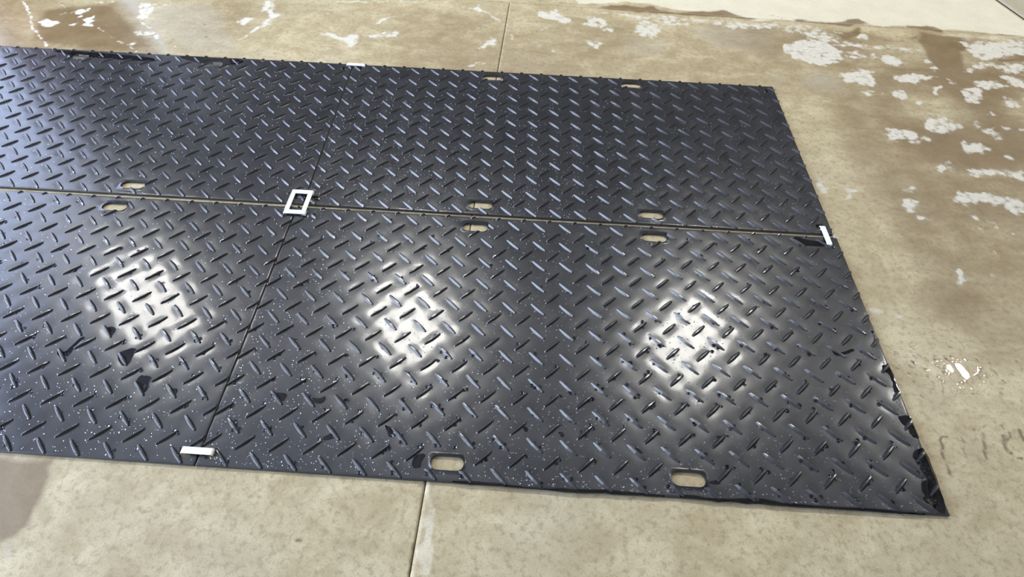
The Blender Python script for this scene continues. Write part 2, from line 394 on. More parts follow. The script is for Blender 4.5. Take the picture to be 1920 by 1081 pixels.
    ('foam', 0.36, 0.05, [(-0.75,2.647),(-0.505,2.671),(-0.492,2.562),(-0.693,2.533)]),
    ('foam', 0.78, 0.02, [(1.041,3.257),(1.12,3.243),(1.204,3.307),(1.285,3.131),(1.233,3.074),(1.172,3.141),(1.069,3.173)]),
    ('foam', 0.72, 0.02, [(1.341,3.106),(1.401,3.218),(1.525,3.199),(1.52,3.114),(1.598,3.06),(1.572,2.976),(1.505,3.03),(1.427,3.094)]),
    ('foam', 0.74, 0.025, [(1.687,3.28),(1.873,3.171),(1.884,3.089),(1.821,2.972),(1.721,2.972),(1.708,3.051),(1.704,3.175)]),
    ('foam', 0.62, 0.03, [(1.246,3.312),(1.52,3.296),(1.835,3.296),(2.145,3.274),(2.455,3.262),(2.68,3.254),(2.659,3.168),(2.447,3.126),(2.234,3.187),(2.134,3.198),(2.023,3.144),(1.897,3.111),(1.826,3.208),(1.62,3.23),(1.414,3.274)]),
    ('foam', 0.7, 0.015, [(1.365,2.897),(1.43,2.913),(1.491,2.861),(1.454,2.791),(1.397,2.823)]),
    ('foam', 0.6, 0.015, [(1.041,2.806),(1.113,2.842),(1.104,2.775),(1.056,2.752)]),
    ('foam', 0.62, 0.012, [(1.119,2.73),(1.192,2.774),(1.201,2.729),(1.144,2.705)]),
    ('foam', 0.6, 0.015, [(1.071,3.026),(1.152,3.076),(1.122,2.981)]),
    ('foam', 0.58, 0.02, [(0.846,3.065),(0.916,2.97),(0.925,2.891),(0.894,2.717),(0.858,2.658),(0.891,2.868),(0.866,2.965)]),
    ('foam', 0.5, 0.015, [(0.946,3.118),(1.038,3.17),(0.978,3.079),(0.934,3.043)]),
    ('foam', 0.6, 0.02, [(0.719,2.737),(0.77,2.837),(0.826,2.891),(0.822,2.785),(0.748,2.73)]),
    ('foam', 0.6, 0.012, [(1.611,3.102),(1.648,3.116),(1.629,3.063)]),
    ('foam', 0.8, 0.014, [(-2.114,2.805),(-2.083,2.843),(-2.007,2.816),(-1.952,2.778),(-1.97,2.716),(-2.049,2.751)]),
    ('foam', 0.8, 0.01, [(-2.032,2.902),(-2.006,2.945),(-1.978,2.917),(-2.0,2.884)]),
    ('foam', 0.78, 0.012, [(-1.969,2.918),(-1.938,2.985),(-1.866,3.002),(-1.848,2.949),(-1.902,2.916),(-1.937,2.89)]),
    ('foam', 0.7, 0.01, [(-1.921,2.86),(-1.881,2.909),(-1.859,2.875),(-1.894,2.849)]),
    ('foam', 0.8, 0.012, [(-1.842,2.833),(-1.805,2.899),(-1.776,2.875),(-1.784,2.839),(-1.736,2.83),(-1.757,2.803),(-1.734,2.74),(-1.816,2.749),(-1.804,2.793)]),
    ('foam', 0.75, 0.01, [(-1.893,2.732),(-1.87,2.769),(-1.854,2.805),(-1.833,2.781),(-1.855,2.724)]),
    ('foam', 0.75, 0.012, [(-1.625,2.726),(-1.589,2.721),(-1.581,2.688)]),
    ('foam', 0.75, 0.012, [(-1.438,2.581),(-1.413,2.615),(-1.379,2.586),(-1.395,2.558)]),
    ('foam', 0.75, 0.012, [(-1.155,2.577),(-1.114,2.589),(-1.109,2.545)]),
    ('foam', 0.6, 0.018, [(-1.47,2.75),(-1.412,2.764),(-1.322,2.715),(-1.271,2.654),(-1.289,2.62),(-1.363,2.653),(-1.433,2.679)]),
    ('foam', 0.95, 0.012, [(-1.593,3.04),(-1.592,3.087),(-1.482,3.093),(-1.472,2.988),(-1.435,2.884),(-1.514,2.884)]),
    ('foam', 0.7, 0.02, [(-1.968,3.095),(-1.752,3.118),(-1.756,3.089),(-1.842,3.08)]),
    ('foam', 0.6, 0.02, [(-2.144,2.534),(-2.048,2.512),(-2.106,2.498)]),
    ('foam', 0.35, 0.03, [(-2.351,2.78),(-2.258,2.755),(-2.164,2.756),(-2.231,2.723),(-2.322,2.731)]),
    ('foam_line', 0.85, 0.011, [(-2.375,3.052),(-2.304,2.984),(-2.163,2.8),(-2.118,2.735),(-2.014,2.628),(-1.956,2.569),(-1.895,2.495)]),
    ('foam_line', 0.7, 0.008, [(-2.143,3.057),(-2.031,2.975)]),
    ('foam_line', 0.7, 0.009, [(-1.702,2.743),(-1.586,2.663),(-1.516,2.605),(-1.443,2.572),(-1.342,2.496)]),
    ('foam_line', 0.75, 0.011, [(-1.494,2.869),(-1.422,2.806),(-1.367,2.778)]),
    ('foam_line', 0.7, 0.009, [(-1.279,2.653),(-1.228,2.594)]),
    ('foam_line', 0.5, 0.02, [(-0.732,3.227),(-0.723,3.094)]),
    ('foam_line', 0.7, 0.016, [(-0.78,2.687),(-0.748,2.739),(-0.708,2.828)]),
    ('wet', 0.95, 0.1, [(-2.191,2.959),(-2.0,3.035),(-1.734,3.082),(-1.641,3.016),(-1.471,2.819),(-1.242,2.529),(-1.202,2.494),(-1.882,2.466),(-2.027,2.562),(-2.111,2.753)]),
    ('wet', 0.75, 0.12, [(-2.321,2.647),(-2.08,2.654),(-1.89,2.465),(-2.209,2.464)]),
    ('wet', 0.35, 0.08, [(-1.324,2.799),(-1.104,2.72),(-0.945,2.481),(-1.213,2.501),(-1.283,2.604)]),
    ('wet', 0.42, 0.08, [(-0.697,3.163),(-0.645,3.146),(-0.518,2.884),(-0.382,2.646),(-0.32,2.525),(-0.436,2.531),(-0.467,2.675),(-0.56,2.723),(-0.609,2.855)]),
    ('wet', 0.95, 0.04, [(3.606,3.24),(3.797,3.198),(3.882,3.155),(3.846,3.033),(3.754,2.975),(3.759,2.912),(3.698,2.751),(3.659,2.644),(3.583,2.652),(3.518,2.704),(3.5,2.839),(3.509,2.967)]),
    ('wet', 0.9, 0.025, [(3.011,3.18),(3.226,3.255),(3.211,3.156),(3.09,3.101),(3.147,3.064),(3.569,3.123),(3.597,3.196),(3.487,3.132),(3.241,3.091),(3.153,3.031),(3.012,3.067)]),
    ('wet', 0.75, 0.05, [(2.993,2.79),(3.536,2.827),(3.596,2.682),(3.207,2.704),(3.112,2.755),(2.869,2.701),(2.856,2.738)]),
    ('wet', 0.6, 0.04, [(3.107,2.318),(3.19,2.319),(3.164,2.272),(3.093,2.259)]),
    ('wet', 0.6, 0.02, [(2.948,2.969),(3.009,2.975),(2.985,2.924),(2.947,2.936)]),
    ('wet', 1, 0.012, [(3.945,2.922),(4.144,2.957),(4.127,2.924),(3.956,2.891)]),
    ('wet', 0.75, 0.03, [(3.753,2.787),(3.925,2.826),(3.885,2.724),(4.032,2.731),(4.012,2.692),(3.715,2.664)]),
    ('wet', 1, 0.018, [(2.789,3.32),(2.849,3.326),(3.01,3.297),(3.073,3.331),(3.174,3.369),(3.257,3.35),(3.303,3.299),(3.146,3.278),(2.927,3.285),(2.784,3.283)]),
    ('wet', 1, 0.018, [(3.553,3.307),(3.693,3.327),(3.781,3.285),(3.757,3.247),(3.65,3.263),(3.548,3.27)]),
    ('wet', 0.8, 0.012, [(3.803,3.19),(3.948,3.187),(3.94,3.169),(3.804,3.173)]),
    ('wet', 0.95, 0.02, [(1.438,3.354),(1.547,3.4),(1.686,3.403),(1.779,3.368),(1.848,3.42),(1.905,3.358),(1.995,3.324),(2.097,3.372),(2.221,3.358),(2.334,3.397),(2.41,3.356),(2.549,3.315),(2.513,3.297),(2.254,3.3),(1.993,3.301),(1.731,3.311),(1.575,3.335)]),
    ('wet', 0.6, 0.04, [(0.883,3.387),(1.097,3.41),(1.333,3.412),(1.354,3.368),(1.204,3.341),(0.991,3.341)]),
    ('wet', 0.45, 0.05, [(1.915,3.092),(2.051,3.126),(2.087,3.028),(2.172,2.939),(2.08,2.853),(1.985,2.862),(1.907,2.636),(1.835,2.509),(1.787,2.572),(1.845,2.755),(1.885,2.929)]),
    ('wet', 0.8, 0.03, [(3.163,1.514),(3.238,1.509),(3.267,1.456),(3.23,1.409),(3.167,1.453)]),
    ('wet', 0.6, 0.05, [(3.147,1.716),(3.523,1.699),(3.486,1.623),(3.377,1.626),(3.181,1.645),(3.088,1.613)]),
    ('wet', 0.45, 0.05, [(2.68,1.994),(2.763,1.932),(2.805,1.854),(2.728,1.847),(2.668,1.923)]),
    ('wet', 0.35, 0.25, [(2.253,2.005),(2.649,2.422),(3.073,2.328),(3.527,2.344),(3.862,2.374),(3.685,2.017),(3.571,1.789),(2.91,1.68),(2.654,1.925)]),
    ('wet', 0.85, 0.02, [(-0.71,-0.007),(-0.488,-0.007),(-0.467,-0.058),(-0.443,-0.178),(-0.427,-0.238),(-0.463,-0.26),(-0.534,-0.29)]),  # sharp-edged darker brown patch at the near left, drawn through this channel
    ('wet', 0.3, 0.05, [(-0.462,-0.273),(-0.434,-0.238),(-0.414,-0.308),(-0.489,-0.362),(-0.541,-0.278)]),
    ('wet', 0.4, 0.12, [(2.582,0.611),(2.89,0.654),(2.997,0.642),(2.945,0.537),(2.697,0.495),(2.543,0.512)]),
    ('grey', 0.9, 0.03, [(-1.76,3.137),(-1.621,3.151),(-1.51,2.867),(-1.375,2.777),(-1.119,2.51),(-1.213,2.501),(-1.471,2.819),(-1.641,3.016)]),  # reflection of the bright window strip, painted as grey
    ('grey', 0.55, 0.05, [(-1.487,3.033),(-1.159,3.181),(-1.048,3.079),(-0.934,2.909),(-0.71,2.504),(-1.035,2.503),(-1.176,2.647),(-1.366,2.795)]),  # reflection of the pale back wall, painted as grey
    ('grey', 0.7, 0.06, [(2.656,2.563),(2.776,2.655),(2.884,2.643),(2.876,2.513),(2.767,2.461),(2.66,2.492)]),
    ('grey', 0.5, 0.05, [(2.467,2.633),(2.555,2.634),(2.51,2.478),(2.45,2.487)]),
    ('grey', 0.6, 0.06, [(2.048,3.106),(2.186,3.203),(2.659,3.168),(2.573,2.809),(2.415,2.83),(2.189,2.921),(2.087,3.028)]),
    ('grey', 0.5, 0.06, [(1.55,2.935),(1.892,2.989),(1.86,2.794),(1.756,2.728),(1.589,2.786)]),
    ('grey', 0.6, 0.03, [(-0.604,-0.083),(-0.577,-0.066),(-0.536,-0.085),(-0.559,-0.109)]),
    ('grey', 0.6, 0.03, [(-0.498,-0.282),(-0.455,-0.285),(-0.453,-0.323),(-0.472,-0.324)]),
    ('grey', 0.25, 0.06, [(-0.279,-0.201),(-0.154,-0.199),(-0.139,-0.232),(-0.214,-0.263),(-0.27,-0.234)]),
    ('pale', 0.55, 0.012, [(0.76,-0.007),(0.798,-0.005),(0.799,-0.099),(0.807,-0.211),(0.8,-0.301),(0.759,-0.304)]),
    ('pale', 1, 0.02, [(1.028,3.748),(1.366,3.387),(1.702,3.469),(2.128,3.359),(2.544,3.282),(3.043,3.289),(3.613,3.304),(4.322,3.248),(4.779,4.16)]),
    ('pale', 0.5, 0.03, [(3.653,3.228),(4.304,3.263),(4.269,3.194),(3.882,3.155)]),
    ('rust_line', 0.8, 0.008, [(2.526,0.279),(2.528,0.254),(2.51,0.216),(2.513,0.192),(2.506,0.156)]),
    ('rust_line', 0.7, 0.006, [(2.527,0.28),(2.549,0.284),(2.561,0.278)]),
    ('rust_line', 0.55, 0.008, [(2.607,0.285),(2.594,0.234),(2.589,0.203),(2.582,0.182)]),
    ('rust_line', 0.7, 0.004, [(2.614,0.356),(2.629,0.335),(2.641,0.31),(2.664,0.321)]),
    ('rust_line', 0.75, 0.009, [(2.682,0.319),(2.682,0.29),(2.672,0.258),(2.656,0.214)]),
    ('rust_line', 0.65, 0.006, [(2.682,0.32),(2.708,0.327),(2.714,0.315)]),
    ('rust_line', 0.7, 0.011, [(2.753,0.298),(2.745,0.269),(2.739,0.238)]),
    ('rust_line', 0.7, 0.006, [(2.757,0.302),(2.781,0.309),(2.786,0.298),(2.758,0.274)]),
    ('rust_line', 0.8, 0.006, [(2.74,0.235),(2.762,0.221),(2.782,0.216)]),
    ('rust_line', 0.8, 0.012, [(2.827,0.32),(2.82,0.294),(2.821,0.287)]),
    ('rust_line', 0.7, 0.01, [(2.769,0.338),(2.773,0.329)]),
    ('rust_line', 0.5, 0.005, [(2.488,0.152),(2.507,0.156)]),
    ('rust_line', 0.5, 0.005, [(2.828,0.368),(2.859,0.364)]),
    ('rust_line', 0.4, 0.004, [(2.463,0.319),(2.485,0.27)]),
    ('rust_line', 0.6, 0.012, [(0.324,-0.147),(0.329,-0.148)]),
    ('rust_line', 0.5, 0.012, [(0.192,-0.142),(0.197,-0.143)]),
    ('rust_line', 0.7, 0.012, [(0.495,-0.128),(0.5,-0.129)]),
    ('rust_line', 0.5, 0.012, [(0.619,-0.04),(0.625,-0.041)]),
    ('rust_line', 0.8, 0.01, [(0.395,-0.215),(0.401,-0.216)]),
    ('rust_line', 0.3, 0.02, [(-0.116,-0.237),(-0.111,-0.238)]),
    ('rust_line', 0.5, 0.012, [(0.336,2.736),(0.347,2.731)]),
    ('rust_line', 0.9, 0.006, [(0.239,3.049),(0.251,3.043)]),
    ('rust_line', 0.8, 0.006, [(-0.19,3.203),(-0.178,3.197)]),
    ('rust_line', 0.8, 0.006, [(0.279,3.248),(0.291,3.242)]),
    ('rust_line', 0.9, 0.006, [(0.03,2.807),(0.041,2.802)]),
    ('rust_line', 0.9, 0.005, [(-0.679,3.183),(-0.666,3.176)]),
    ('rust_line', 0.9, 0.009, [(-1.061,2.864),(-1.048,2.858)]),
    ('rust_line', 0.9, 0.007, [(-0.99,2.705),(-0.978,2.7)]),
    ('rust_line', 0.9, 0.004, [(-0.959,2.91),(-0.947,2.904)]),
    ('rust_line', 0.35, 0.014, [(1.35,2.627),(1.359,2.621)]),
    ('rust_line', 0.4, 0.018, [(2.269,2.946),(2.278,2.94)]),
    ('rust_line', 0.6, 0.012, [(2.862,0.922),(2.867,0.919)]),
    ('rust_line', 0.5, 0.01, [(2.971,0.897),(2.976,0.894)]),
    ('rust_line', 0.7, 0.009, [(1.035,2.957),(1.045,2.951)]),
    ('rust_line', 0.7, 0.006, [(1.062,2.987),(1.072,2.981)]),
    ('rust_line', 1, 0.004, [(0.383,-0.206),(0.395,-0.215),(0.412,-0.225)]),
    ('rust_line', 0.6, 0.002, [(0.516,-0.22),(0.56,-0.201),(0.618,-0.18),(0.652,-0.162)]),
    ('rust_line', 0.5, 0.012, [(0.744,-0.192),(0.745,-0.243),(0.744,-0.28)]),
    ('rust_line', 0.5, 0.01, [(0.738,-0.012),(0.751,-0.025)]),
    ('rust_line', 0.6, 0.008, [(2.638,3.379),(2.684,3.347),(2.728,3.304)]),
    ('rust_line', 0.6, 0.008, [(2.768,0.761),(2.79,0.752)]),
    ('rust_line', 0.6, 0.008, [(2.974,0.901),(2.974,0.892)]),
]
PUDDLES = [
    ('bl', [(-0.684,0.395),(-0.644,0.389),(-0.642,0.406),(-0.618,0.471),(-0.598,0.446),(-0.623,0.399),(-0.631,0.351),(-0.657,0.357)],
     'dark bent water puddle left of the big glare on the near left mat'),
    ('bl', [(-0.556,0.508),(-0.51,0.516),(-0.504,0.48),(-0.518,0.461)],
     'small dark puddle at the left rim of the big glare'),
    ('bl', [(-0.451,0.408),(-0.389,0.43),(-0.389,0.395),(-0.389,0.348),(-0.418,0.345),(-0.447,0.377)],
     'dark wedge of water just below the big glare on the left'),
    ('bl', [(-0.338,0.293),(-0.324,0.317),(-0.275,0.306),(-0.282,0.289),(-0.276,0.257),(-0.291,0.236),(-0.328,0.261)],
     'dark puddle straight below the big left glare, second row down'),
    ('bl', [(-0.208,0.266),(-0.17,0.269),(-0.167,0.245),(-0.191,0.243)],
     'dark bead-edged puddle right of the near left wedge puddle'),
    ('br', [(0.176,0.281),(0.197,0.278),(0.218,0.278),(0.226,0.268),(0.222,0.247),(0.212,0.242),(0.189,0.263)],
     'dark puddle against the first tread right of the long joint'),
    ('br', [(0.309,0.268),(0.339,0.266),(0.355,0.276),(0.361,0.274),(0.362,0.249),(0.341,0.241),(0.325,0.246)],
     'crescent shaped dark puddle, second from the long joint'),
    ('br', [(0.422,0.27),(0.449,0.272),(0.448,0.261),(0.435,0.252)],
     'small dark puddle, third from the long joint'),
    ('br', [(0.386,0.121),(0.405,0.132),(0.424,0.141),(0.428,0.124),(0.413,0.112),(0.396,0.11)],
     'oval dark puddle above the front edge left of the slots'),
    ('br', [(0.585,0.185),(0.607,0.175),(0.63,0.162),(0.63,0.14),(0.611,0.135),(0.599,0.156)],
     'drip shaped puddle left of the near left slot'),
    ('br', [(1.183,0.198),(1.206,0.196),(1.21,0.178),(1.193,0.18)],
     'small dark puddle above the middle of the front edge'),
    ('br', [(1.063,0.211),(1.083,0.209),(1.084,0.191),(1.07,0.19)],
     'small dark puddle right above the near left slot'),
    ('br', [(2.245,0.613),(2.275,0.602),(2.333,0.629),(2.334,0.616),(2.296,0.595),(2.248,0.587)],
     'thin curved puddle near the right edge of the near right mat'),
    ('br', [(2.431,0.73),(2.442,0.684),(2.444,0.656),(2.409,0.644),(2.434,0.683)],
     'dark wet strip at the right edge level with the right glare'),
    ('br', [(2.418,0.56),(2.444,0.562),(2.448,0.531),(2.443,0.497),(2.444,0.459),(2.44,0.439),(2.418,0.437),(2.433,0.488),(2.428,0.526),(2.409,0.533)],
     'ragged wet strip along the right edge below the glare'),
    ('br', [(2.395,0.344),(2.443,0.351),(2.446,0.332),(2.444,0.291),(2.446,0.261),(2.429,0.26),(2.415,0.277),(2.422,0.304),(2.4,0.31)],
     'black puddle on the right edge beside the rust coloured marks'),
    ('br', [(2.4,0.211),(2.441,0.232),(2.446,0.211),(2.447,0.121),(2.433,0.004),(2.406,0.005),(2.38,0.051),(2.374,0.083),(2.403,0.118),(2.403,0.159),(2.394,0.186)],
     'black water film in the near right corner of the mat'),
    ('br', [(1.577,0.008),(1.628,0.009),(1.677,-0.001),(1.845,0.017),(1.88,0.004),(2.03,0.001),(2.156,0.004),(2.36,-0.001),(2.355,-0.007),(2.153,-0.006),(1.927,-0.009),(1.777,-0.007),(1.575,-0.006)],
     'dark water film along the front edge right of the near right slot'),
    ('br', [(0.841,0.004),(0.97,0.006),(1.099,-0.005),(1.252,0.003),(1.38,0.008),(1.481,0.002),(1.532,0.003),(1.531,-0.007),(1.442,-0.008),(1.252,-0.01),(0.997,-0.008),(0.842,-0.006)],
     'dark water film along the front edge between the near slots'),
    ('br', [(0.697,0.061),(0.726,0.09),(0.746,0.085),(0.737,0.057),(0.734,0.033),(0.707,0.034)],
     'dark wet patch touching the near left slot'),
    ('br', [(1.673,0.057),(1.714,0.065),(1.725,0.052),(1.704,0.046)],
     'dark wedge of water right of the near right slot'),
    ('tl', [(-1.815,2.445),(-1.651,2.443),(-1.287,2.424),(-1.152,2.408),(-1.167,2.37),(-1.488,2.375),(-1.622,2.385),(-1.777,2.406)],
     'dark wet band along the back edge of the far left mat'),
    ('tl', [(-1.058,2.453),(-0.863,2.448),(-0.654,2.444),(-0.657,2.408),(-0.726,2.378),(-0.866,2.37),(-1.026,2.414)],
     'black puddle around the far left back slot'),
    ('br', [(2.249,1.226),(2.294,1.216),(2.33,1.199),(2.387,1.211),(2.422,1.207),(2.414,1.18),(2.292,1.163),(2.252,1.193)],
     'wet patch under the right end connector'),
]
FLOOR_PUDDLES = [
    ([(2.709,0.596),(2.735,0.598),(2.743,0.565),(2.75,0.546),(2.734,0.521),(2.722,0.52),(2.715,0.548),(2.705,0.576)],
     'main glinting puddle on the concrete right of the mats'),
    ([(2.667,0.588),(2.691,0.597),(2.697,0.561),(2.686,0.546),(2.676,0.56),(2.656,0.57)],
     'smaller glinting puddle left of the main floor puddle'),
    ([(2.79,0.627),(2.814,0.623),(2.809,0.603),(2.794,0.607)],
     'small glinting puddle up right of the main floor puddle'),
    ([(2.789,0.587),(2.809,0.581),(2.784,0.549),(2.76,0.54),(2.764,0.552),(2.783,0.563)],
     'bent glinting puddle right of the main floor puddle'),
    ([(2.622,0.508),(2.631,0.5),(2.623,0.463),(2.608,0.455),(2.616,0.48)],
     'pale thin puddle just below the floor glare'),
]

# ------------------------------------------------------------------ room shell
ROOM_X0, ROOM_X1, ROOM_Y0, ROOM_Y1, ROOM_H = -6.52, 13.0, -8.0, 10.0, 7.2

def struct_box(name, mat, *boxes):
    bm = bmesh.new()
    for b in boxes: bm_box(bm, *b)
    o = link(name, bm_mesh(name, bm), mat)
    o['kind'] = 'structure'
    return o
struct_box('ceiling', M_CEIL, (ROOM_X0 - .2, ROOM_X1 + .2, ROOM_Y0 - .2, ROOM_Y1 + .2, ROOM_H, ROOM_H + .1))
struct_box('wall_left', M_WALL_DARK,
           (ROOM_X0 - .2, ROOM_X0, ROOM_Y0, DOOR_Y0, 0, ROOM_H),
           (ROOM_X0 - .2, ROOM_X0, DOOR_Y1, ROOM_Y1, 0, ROOM_H),
           (ROOM_X0 - .2, ROOM_X0, DOOR_Y0, DOOR_Y1, DOOR_H, ROOM_H))
struct_box('wall_right', M_WALL, (ROOM_X1, ROOM_X1 + .2, ROOM_Y0, ROOM_Y1, 0, ROOM_H))
struct_box('wall_front', M_WALL, (ROOM_X0 - .2, ROOM_X1 + .2, ROOM_Y0 - .2, ROOM_Y0, 0, ROOM_H))
struct_box('wall_back', M_WALL_DARK, (ROOM_X0 - .2, ROOM_X1 + .2, ROOM_Y1, ROOM_Y1 + .2, 0, ROOM_H))
struct_box('trim_1', M_PANEL, (-6.10, -4.88, ROOM_Y1 - .06, ROOM_Y1, 0, ROOM_H))
struct_box('red_reflector', M_RED, (ROOM_X0, ROOM_X0 + .06, 6.95, 7.8, 0, 2.9))  # unseen red panel added to tint the reflection in the wet floor
w1 = struct_box('window_1', M_WINDOW, (-6.46, -6.12, ROOM_Y1 - .03, ROOM_Y1, .8, 6.2))
w2 = struct_box('glow_pane', M_GLOW_PANE, (ROOM_X0, ROOM_X0 + .03, 2.6, 6.8, .05, 5.2))  # unseen glowing pane added to give the left mats and treads a bluish sheen
fr = bmesh.new()
for k in range(5):
    yy = 2.56 + 1.05 * k
    bm_box(fr, ROOM_X0, ROOM_X0 + .07, yy, yy + .06, 0, 5.26)
for zz in (0, 2.6, 5.20):
    bm_box(fr, ROOM_X0, ROOM_X0 + .069, 2.56, 6.82, zz, zz + .06)
link('window_frame', bm_mesh('window_frame', fr), M_STEEL, w2)  # bars framing the added glowing pane
fr = bmesh.new()
for bx in ((-6.50, -6.45, 9.93, 10, .74, 6.26), (-6.13, -6.08, 9.93, 10, .74, 6.26), (-6.50, -6.08, 9.93, 10, .74, .80), (-6.50, -6.08, 9.93, 10, 6.20, 6.26)):
    bm_box(fr, *bx)
link('window_frame', bm_mesh('window_frame', fr), M_STEEL, w1)

# ------------------------------------------------------------------ floor slabs with real joints
JO = np.array((.874, 3.364)); JA = math.radians(-2.0)
E1 = np.array((math.cos(JA), math.sin(JA))); E2 = np.array((-math.sin(JA), math.cos(JA)))

def seg_dist(P, A, B):
    d = B - A
    t = np.clip(((P - A) @ d) / max(d @ d, 1e-12), 0, 1)
    return np.linalg.norm(P - (A + t[:, None] * d), axis=1)

def poly_sd(P, poly):
    """positive inside"""
    V = np.array(poly); n = len(V)
    dist = np.full(len(P), 1e9); inside = np.zeros(len(P), bool)
    for i in range(n):
        A, B = V[i], V[(i + 1) % n]
        dist = np.minimum(dist, seg_dist(P, A, B))
        c = ((A[1] > P[:, 1]) != (B[1] > P[:, 1]))
        with np.errstate(divide='ignore', invalid='ignore'):
            xx = (B[0] - A[0]) * (P[:, 1] - A[1]) / (B[1] - A[1]) + A[0]
        inside ^= c & (P[:, 0] < xx)
    return np.where(inside, dist, -dist)

def value_noise(P, scale, seed):
    r = np.random.default_rng(seed).uniform(-1, 1, (128, 128))
    q = P / scale; i = np.floor(q).astype(int); f = q - i; f = f * f * (3 - 2 * f)
    g = lambda a, b: r[a % 128, b % 128]
    x0, y0 = i[:, 0], i[:, 1]
    return (g(x0, y0) * (1 - f[:, 0]) + g(x0 + 1, y0) * f[:, 0]) * (1 - f[:, 1]) + (g(x0, y0 + 1) * (1 - f[:, 0]) + g(x0 + 1, y0 + 1) * f[:, 0]) * f[:, 1]

def stain_fields(P):
    P0 = P
    P = P + np.stack([.022 * value_noise(P, .13, 3 + k) + .012 * value_noise(P, .045, 11 + k) + .005 * value_noise(P, .018, 17 + k) for k in (0, 1)], -1)
    ch = {k: np.zeros(len(P)) for k in ('foam', 'wet', 'rust', 'pale', 'grey')}
    for kind, s, soft, pts in STAINS_AND_REFLECTIONS:
        V = np.array(pts)
        pad = soft * 4 + .05
        lo, hi = V.min(0) - pad, V.max(0) + pad
        idx = np.nonzero((P[:, 0] > lo[0]) & (P[:, 0] < hi[0]) & (P[:, 1] > lo[1]) & (P[:, 1] < hi[1]))[0]
        if not len(idx): continue
        Q = P[idx]
        if kind.endswith('_line'):
            Q = Q * .35 + P0[idx] * .65
            dd = np.full(len(Q), 1e9)
            for i in range(len(V) - 1): dd = np.minimum(dd, seg_dist(Q, V[i], V[i + 1]))
            e = s * np.clip(1.35 - dd / soft, 0, 1)
            k = kind[:-5]
        else:
            if kind == 'foam': soft = soft * 1.6; s = s * .92 if s > .88 else s * 1.12
            elif kind == 'wet': soft = soft * 1.8
            t = np.clip(poly_sd(Q, pts) / soft * .5 + .5, 0, 1)
            e = s * t * t * (3 - 2 * t)
            k = kind
        ch[k][idx] = np.maximum(ch[k][idx], e)
    x, y = P[:, 0], P[:, 1]
    sm = lambda v, a, b: np.clip((v - a) / (b - a), 0, 1) ** 2 * (3 - 2 * np.clip((v - a) / (b - a), 0, 1))
    # standing water film: behind the left mats, and splashed to the right of the mats
    damp = sm(-x, .35, .95) * sm(y, 2.2, 2.5) * .95
    damp = np.maximum(damp, .5 * np.exp(-((x - 2.75) / .55) ** 2 - ((y - .5) / .3) ** 2))
    damp = np.maximum(damp, .45 * ch['wet'])
    # the concrete right of the mats is still damp, drying towards the camera
    ch['rust'] = np.clip(ch['rust'] * 1.2, 0, 1)
    ch['wet'] = np.maximum(ch['wet'], .46 * sm(y, 2.2, 2.5) * (1 - sm(y, 3.15, 3.3)) * (.85 + .5 * value_noise(P0, .5, 8)))
    ch['wet'] = np.maximum(ch['wet'], .60 * sm(x, 2.42, 2.9) * sm(y, -.1, .9) * (1 - sm(y, 3.1, 3.3)) * (.75 + .35 * value_noise(P0, .4, 5)))
    ch['wet'] = np.maximum(ch['wet'], .74 * sm(x, 2.6, 3.2) * sm(y, 1.3, 2.0) * (1 - sm(y, 3.1, 3.3)) * (.8 + .5 * value_noise(P0, .33, 6)))
    return ch, damp

def slab(name, avals, bvals, edge=None, parent=None, bare=False):
    A_, B_ = np.meshgrid(avals, bvals)
    a, b = A_.ravel(), B_.ravel()
    if edge is not None: a = edge(a, b)
    P = JO + a[:, None] * E1 + b[:, None] * E2
    nx, ny = len(avals), len(bvals)
    ntop = nx * ny
    co = np.zeros((ntop, 3)); co[:, :2] = P
    i = np.arange(ntop).reshape(ny, nx)
    q = np.stack((i[:-1, :-1], i[:-1, 1:], i[1:, 1:], i[1:, :-1]), -1).reshape(-1, 4)
    ring = np.concatenate((i[0, :], i[1:, -1], i[-1, -2::-1], i[-2:0:-1, 0]))
    low = co[ring].copy(); low[:, 2] = -.045
    li = ntop + np.arange(len(ring))
    rn = np.roll(ring, -1); ln = np.roll(li, -1)
    side = np.stack((li, ln, rn, ring), -1)
    faces = np.concatenate((q, side))
    co = np.concatenate((co, low))
    me = bpy.data.meshes.new(name)
    me.vertices.add(len(co)); me.vertices.foreach_set('co', co.ravel())
    me.loops.add(faces.size); me.loops.foreach_set('vertex_index', faces.ravel().astype(np.int32))
    me.polygons.add(len(faces))
    me.polygons.foreach_set('loop_start', np.arange(0, faces.size, 4, dtype=np.int32))
    me.polygons.foreach_set('loop_total', np.full(len(faces), 4, dtype=np.int32))
    me.update(calc_edges=True); me.validate()
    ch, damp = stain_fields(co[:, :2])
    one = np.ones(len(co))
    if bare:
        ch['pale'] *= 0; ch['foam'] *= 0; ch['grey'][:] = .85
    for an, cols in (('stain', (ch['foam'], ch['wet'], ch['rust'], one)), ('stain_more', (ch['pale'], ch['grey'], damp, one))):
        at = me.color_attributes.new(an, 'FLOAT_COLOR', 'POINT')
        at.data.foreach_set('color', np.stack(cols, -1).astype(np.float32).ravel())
    o = link(name, me, M_CONC, parent)
    return o

def dense(lo, d0, d1, hi, step):
    mid = np.arange(d0, d1, step)
    left = np.linspace(lo, d0, 12)[:-1] if lo < d0 else np.array([])
    right = np.linspace(d1, hi, 12) if hi > d1 else np.array([d1])
    return np.concatenate((left, mid, right))

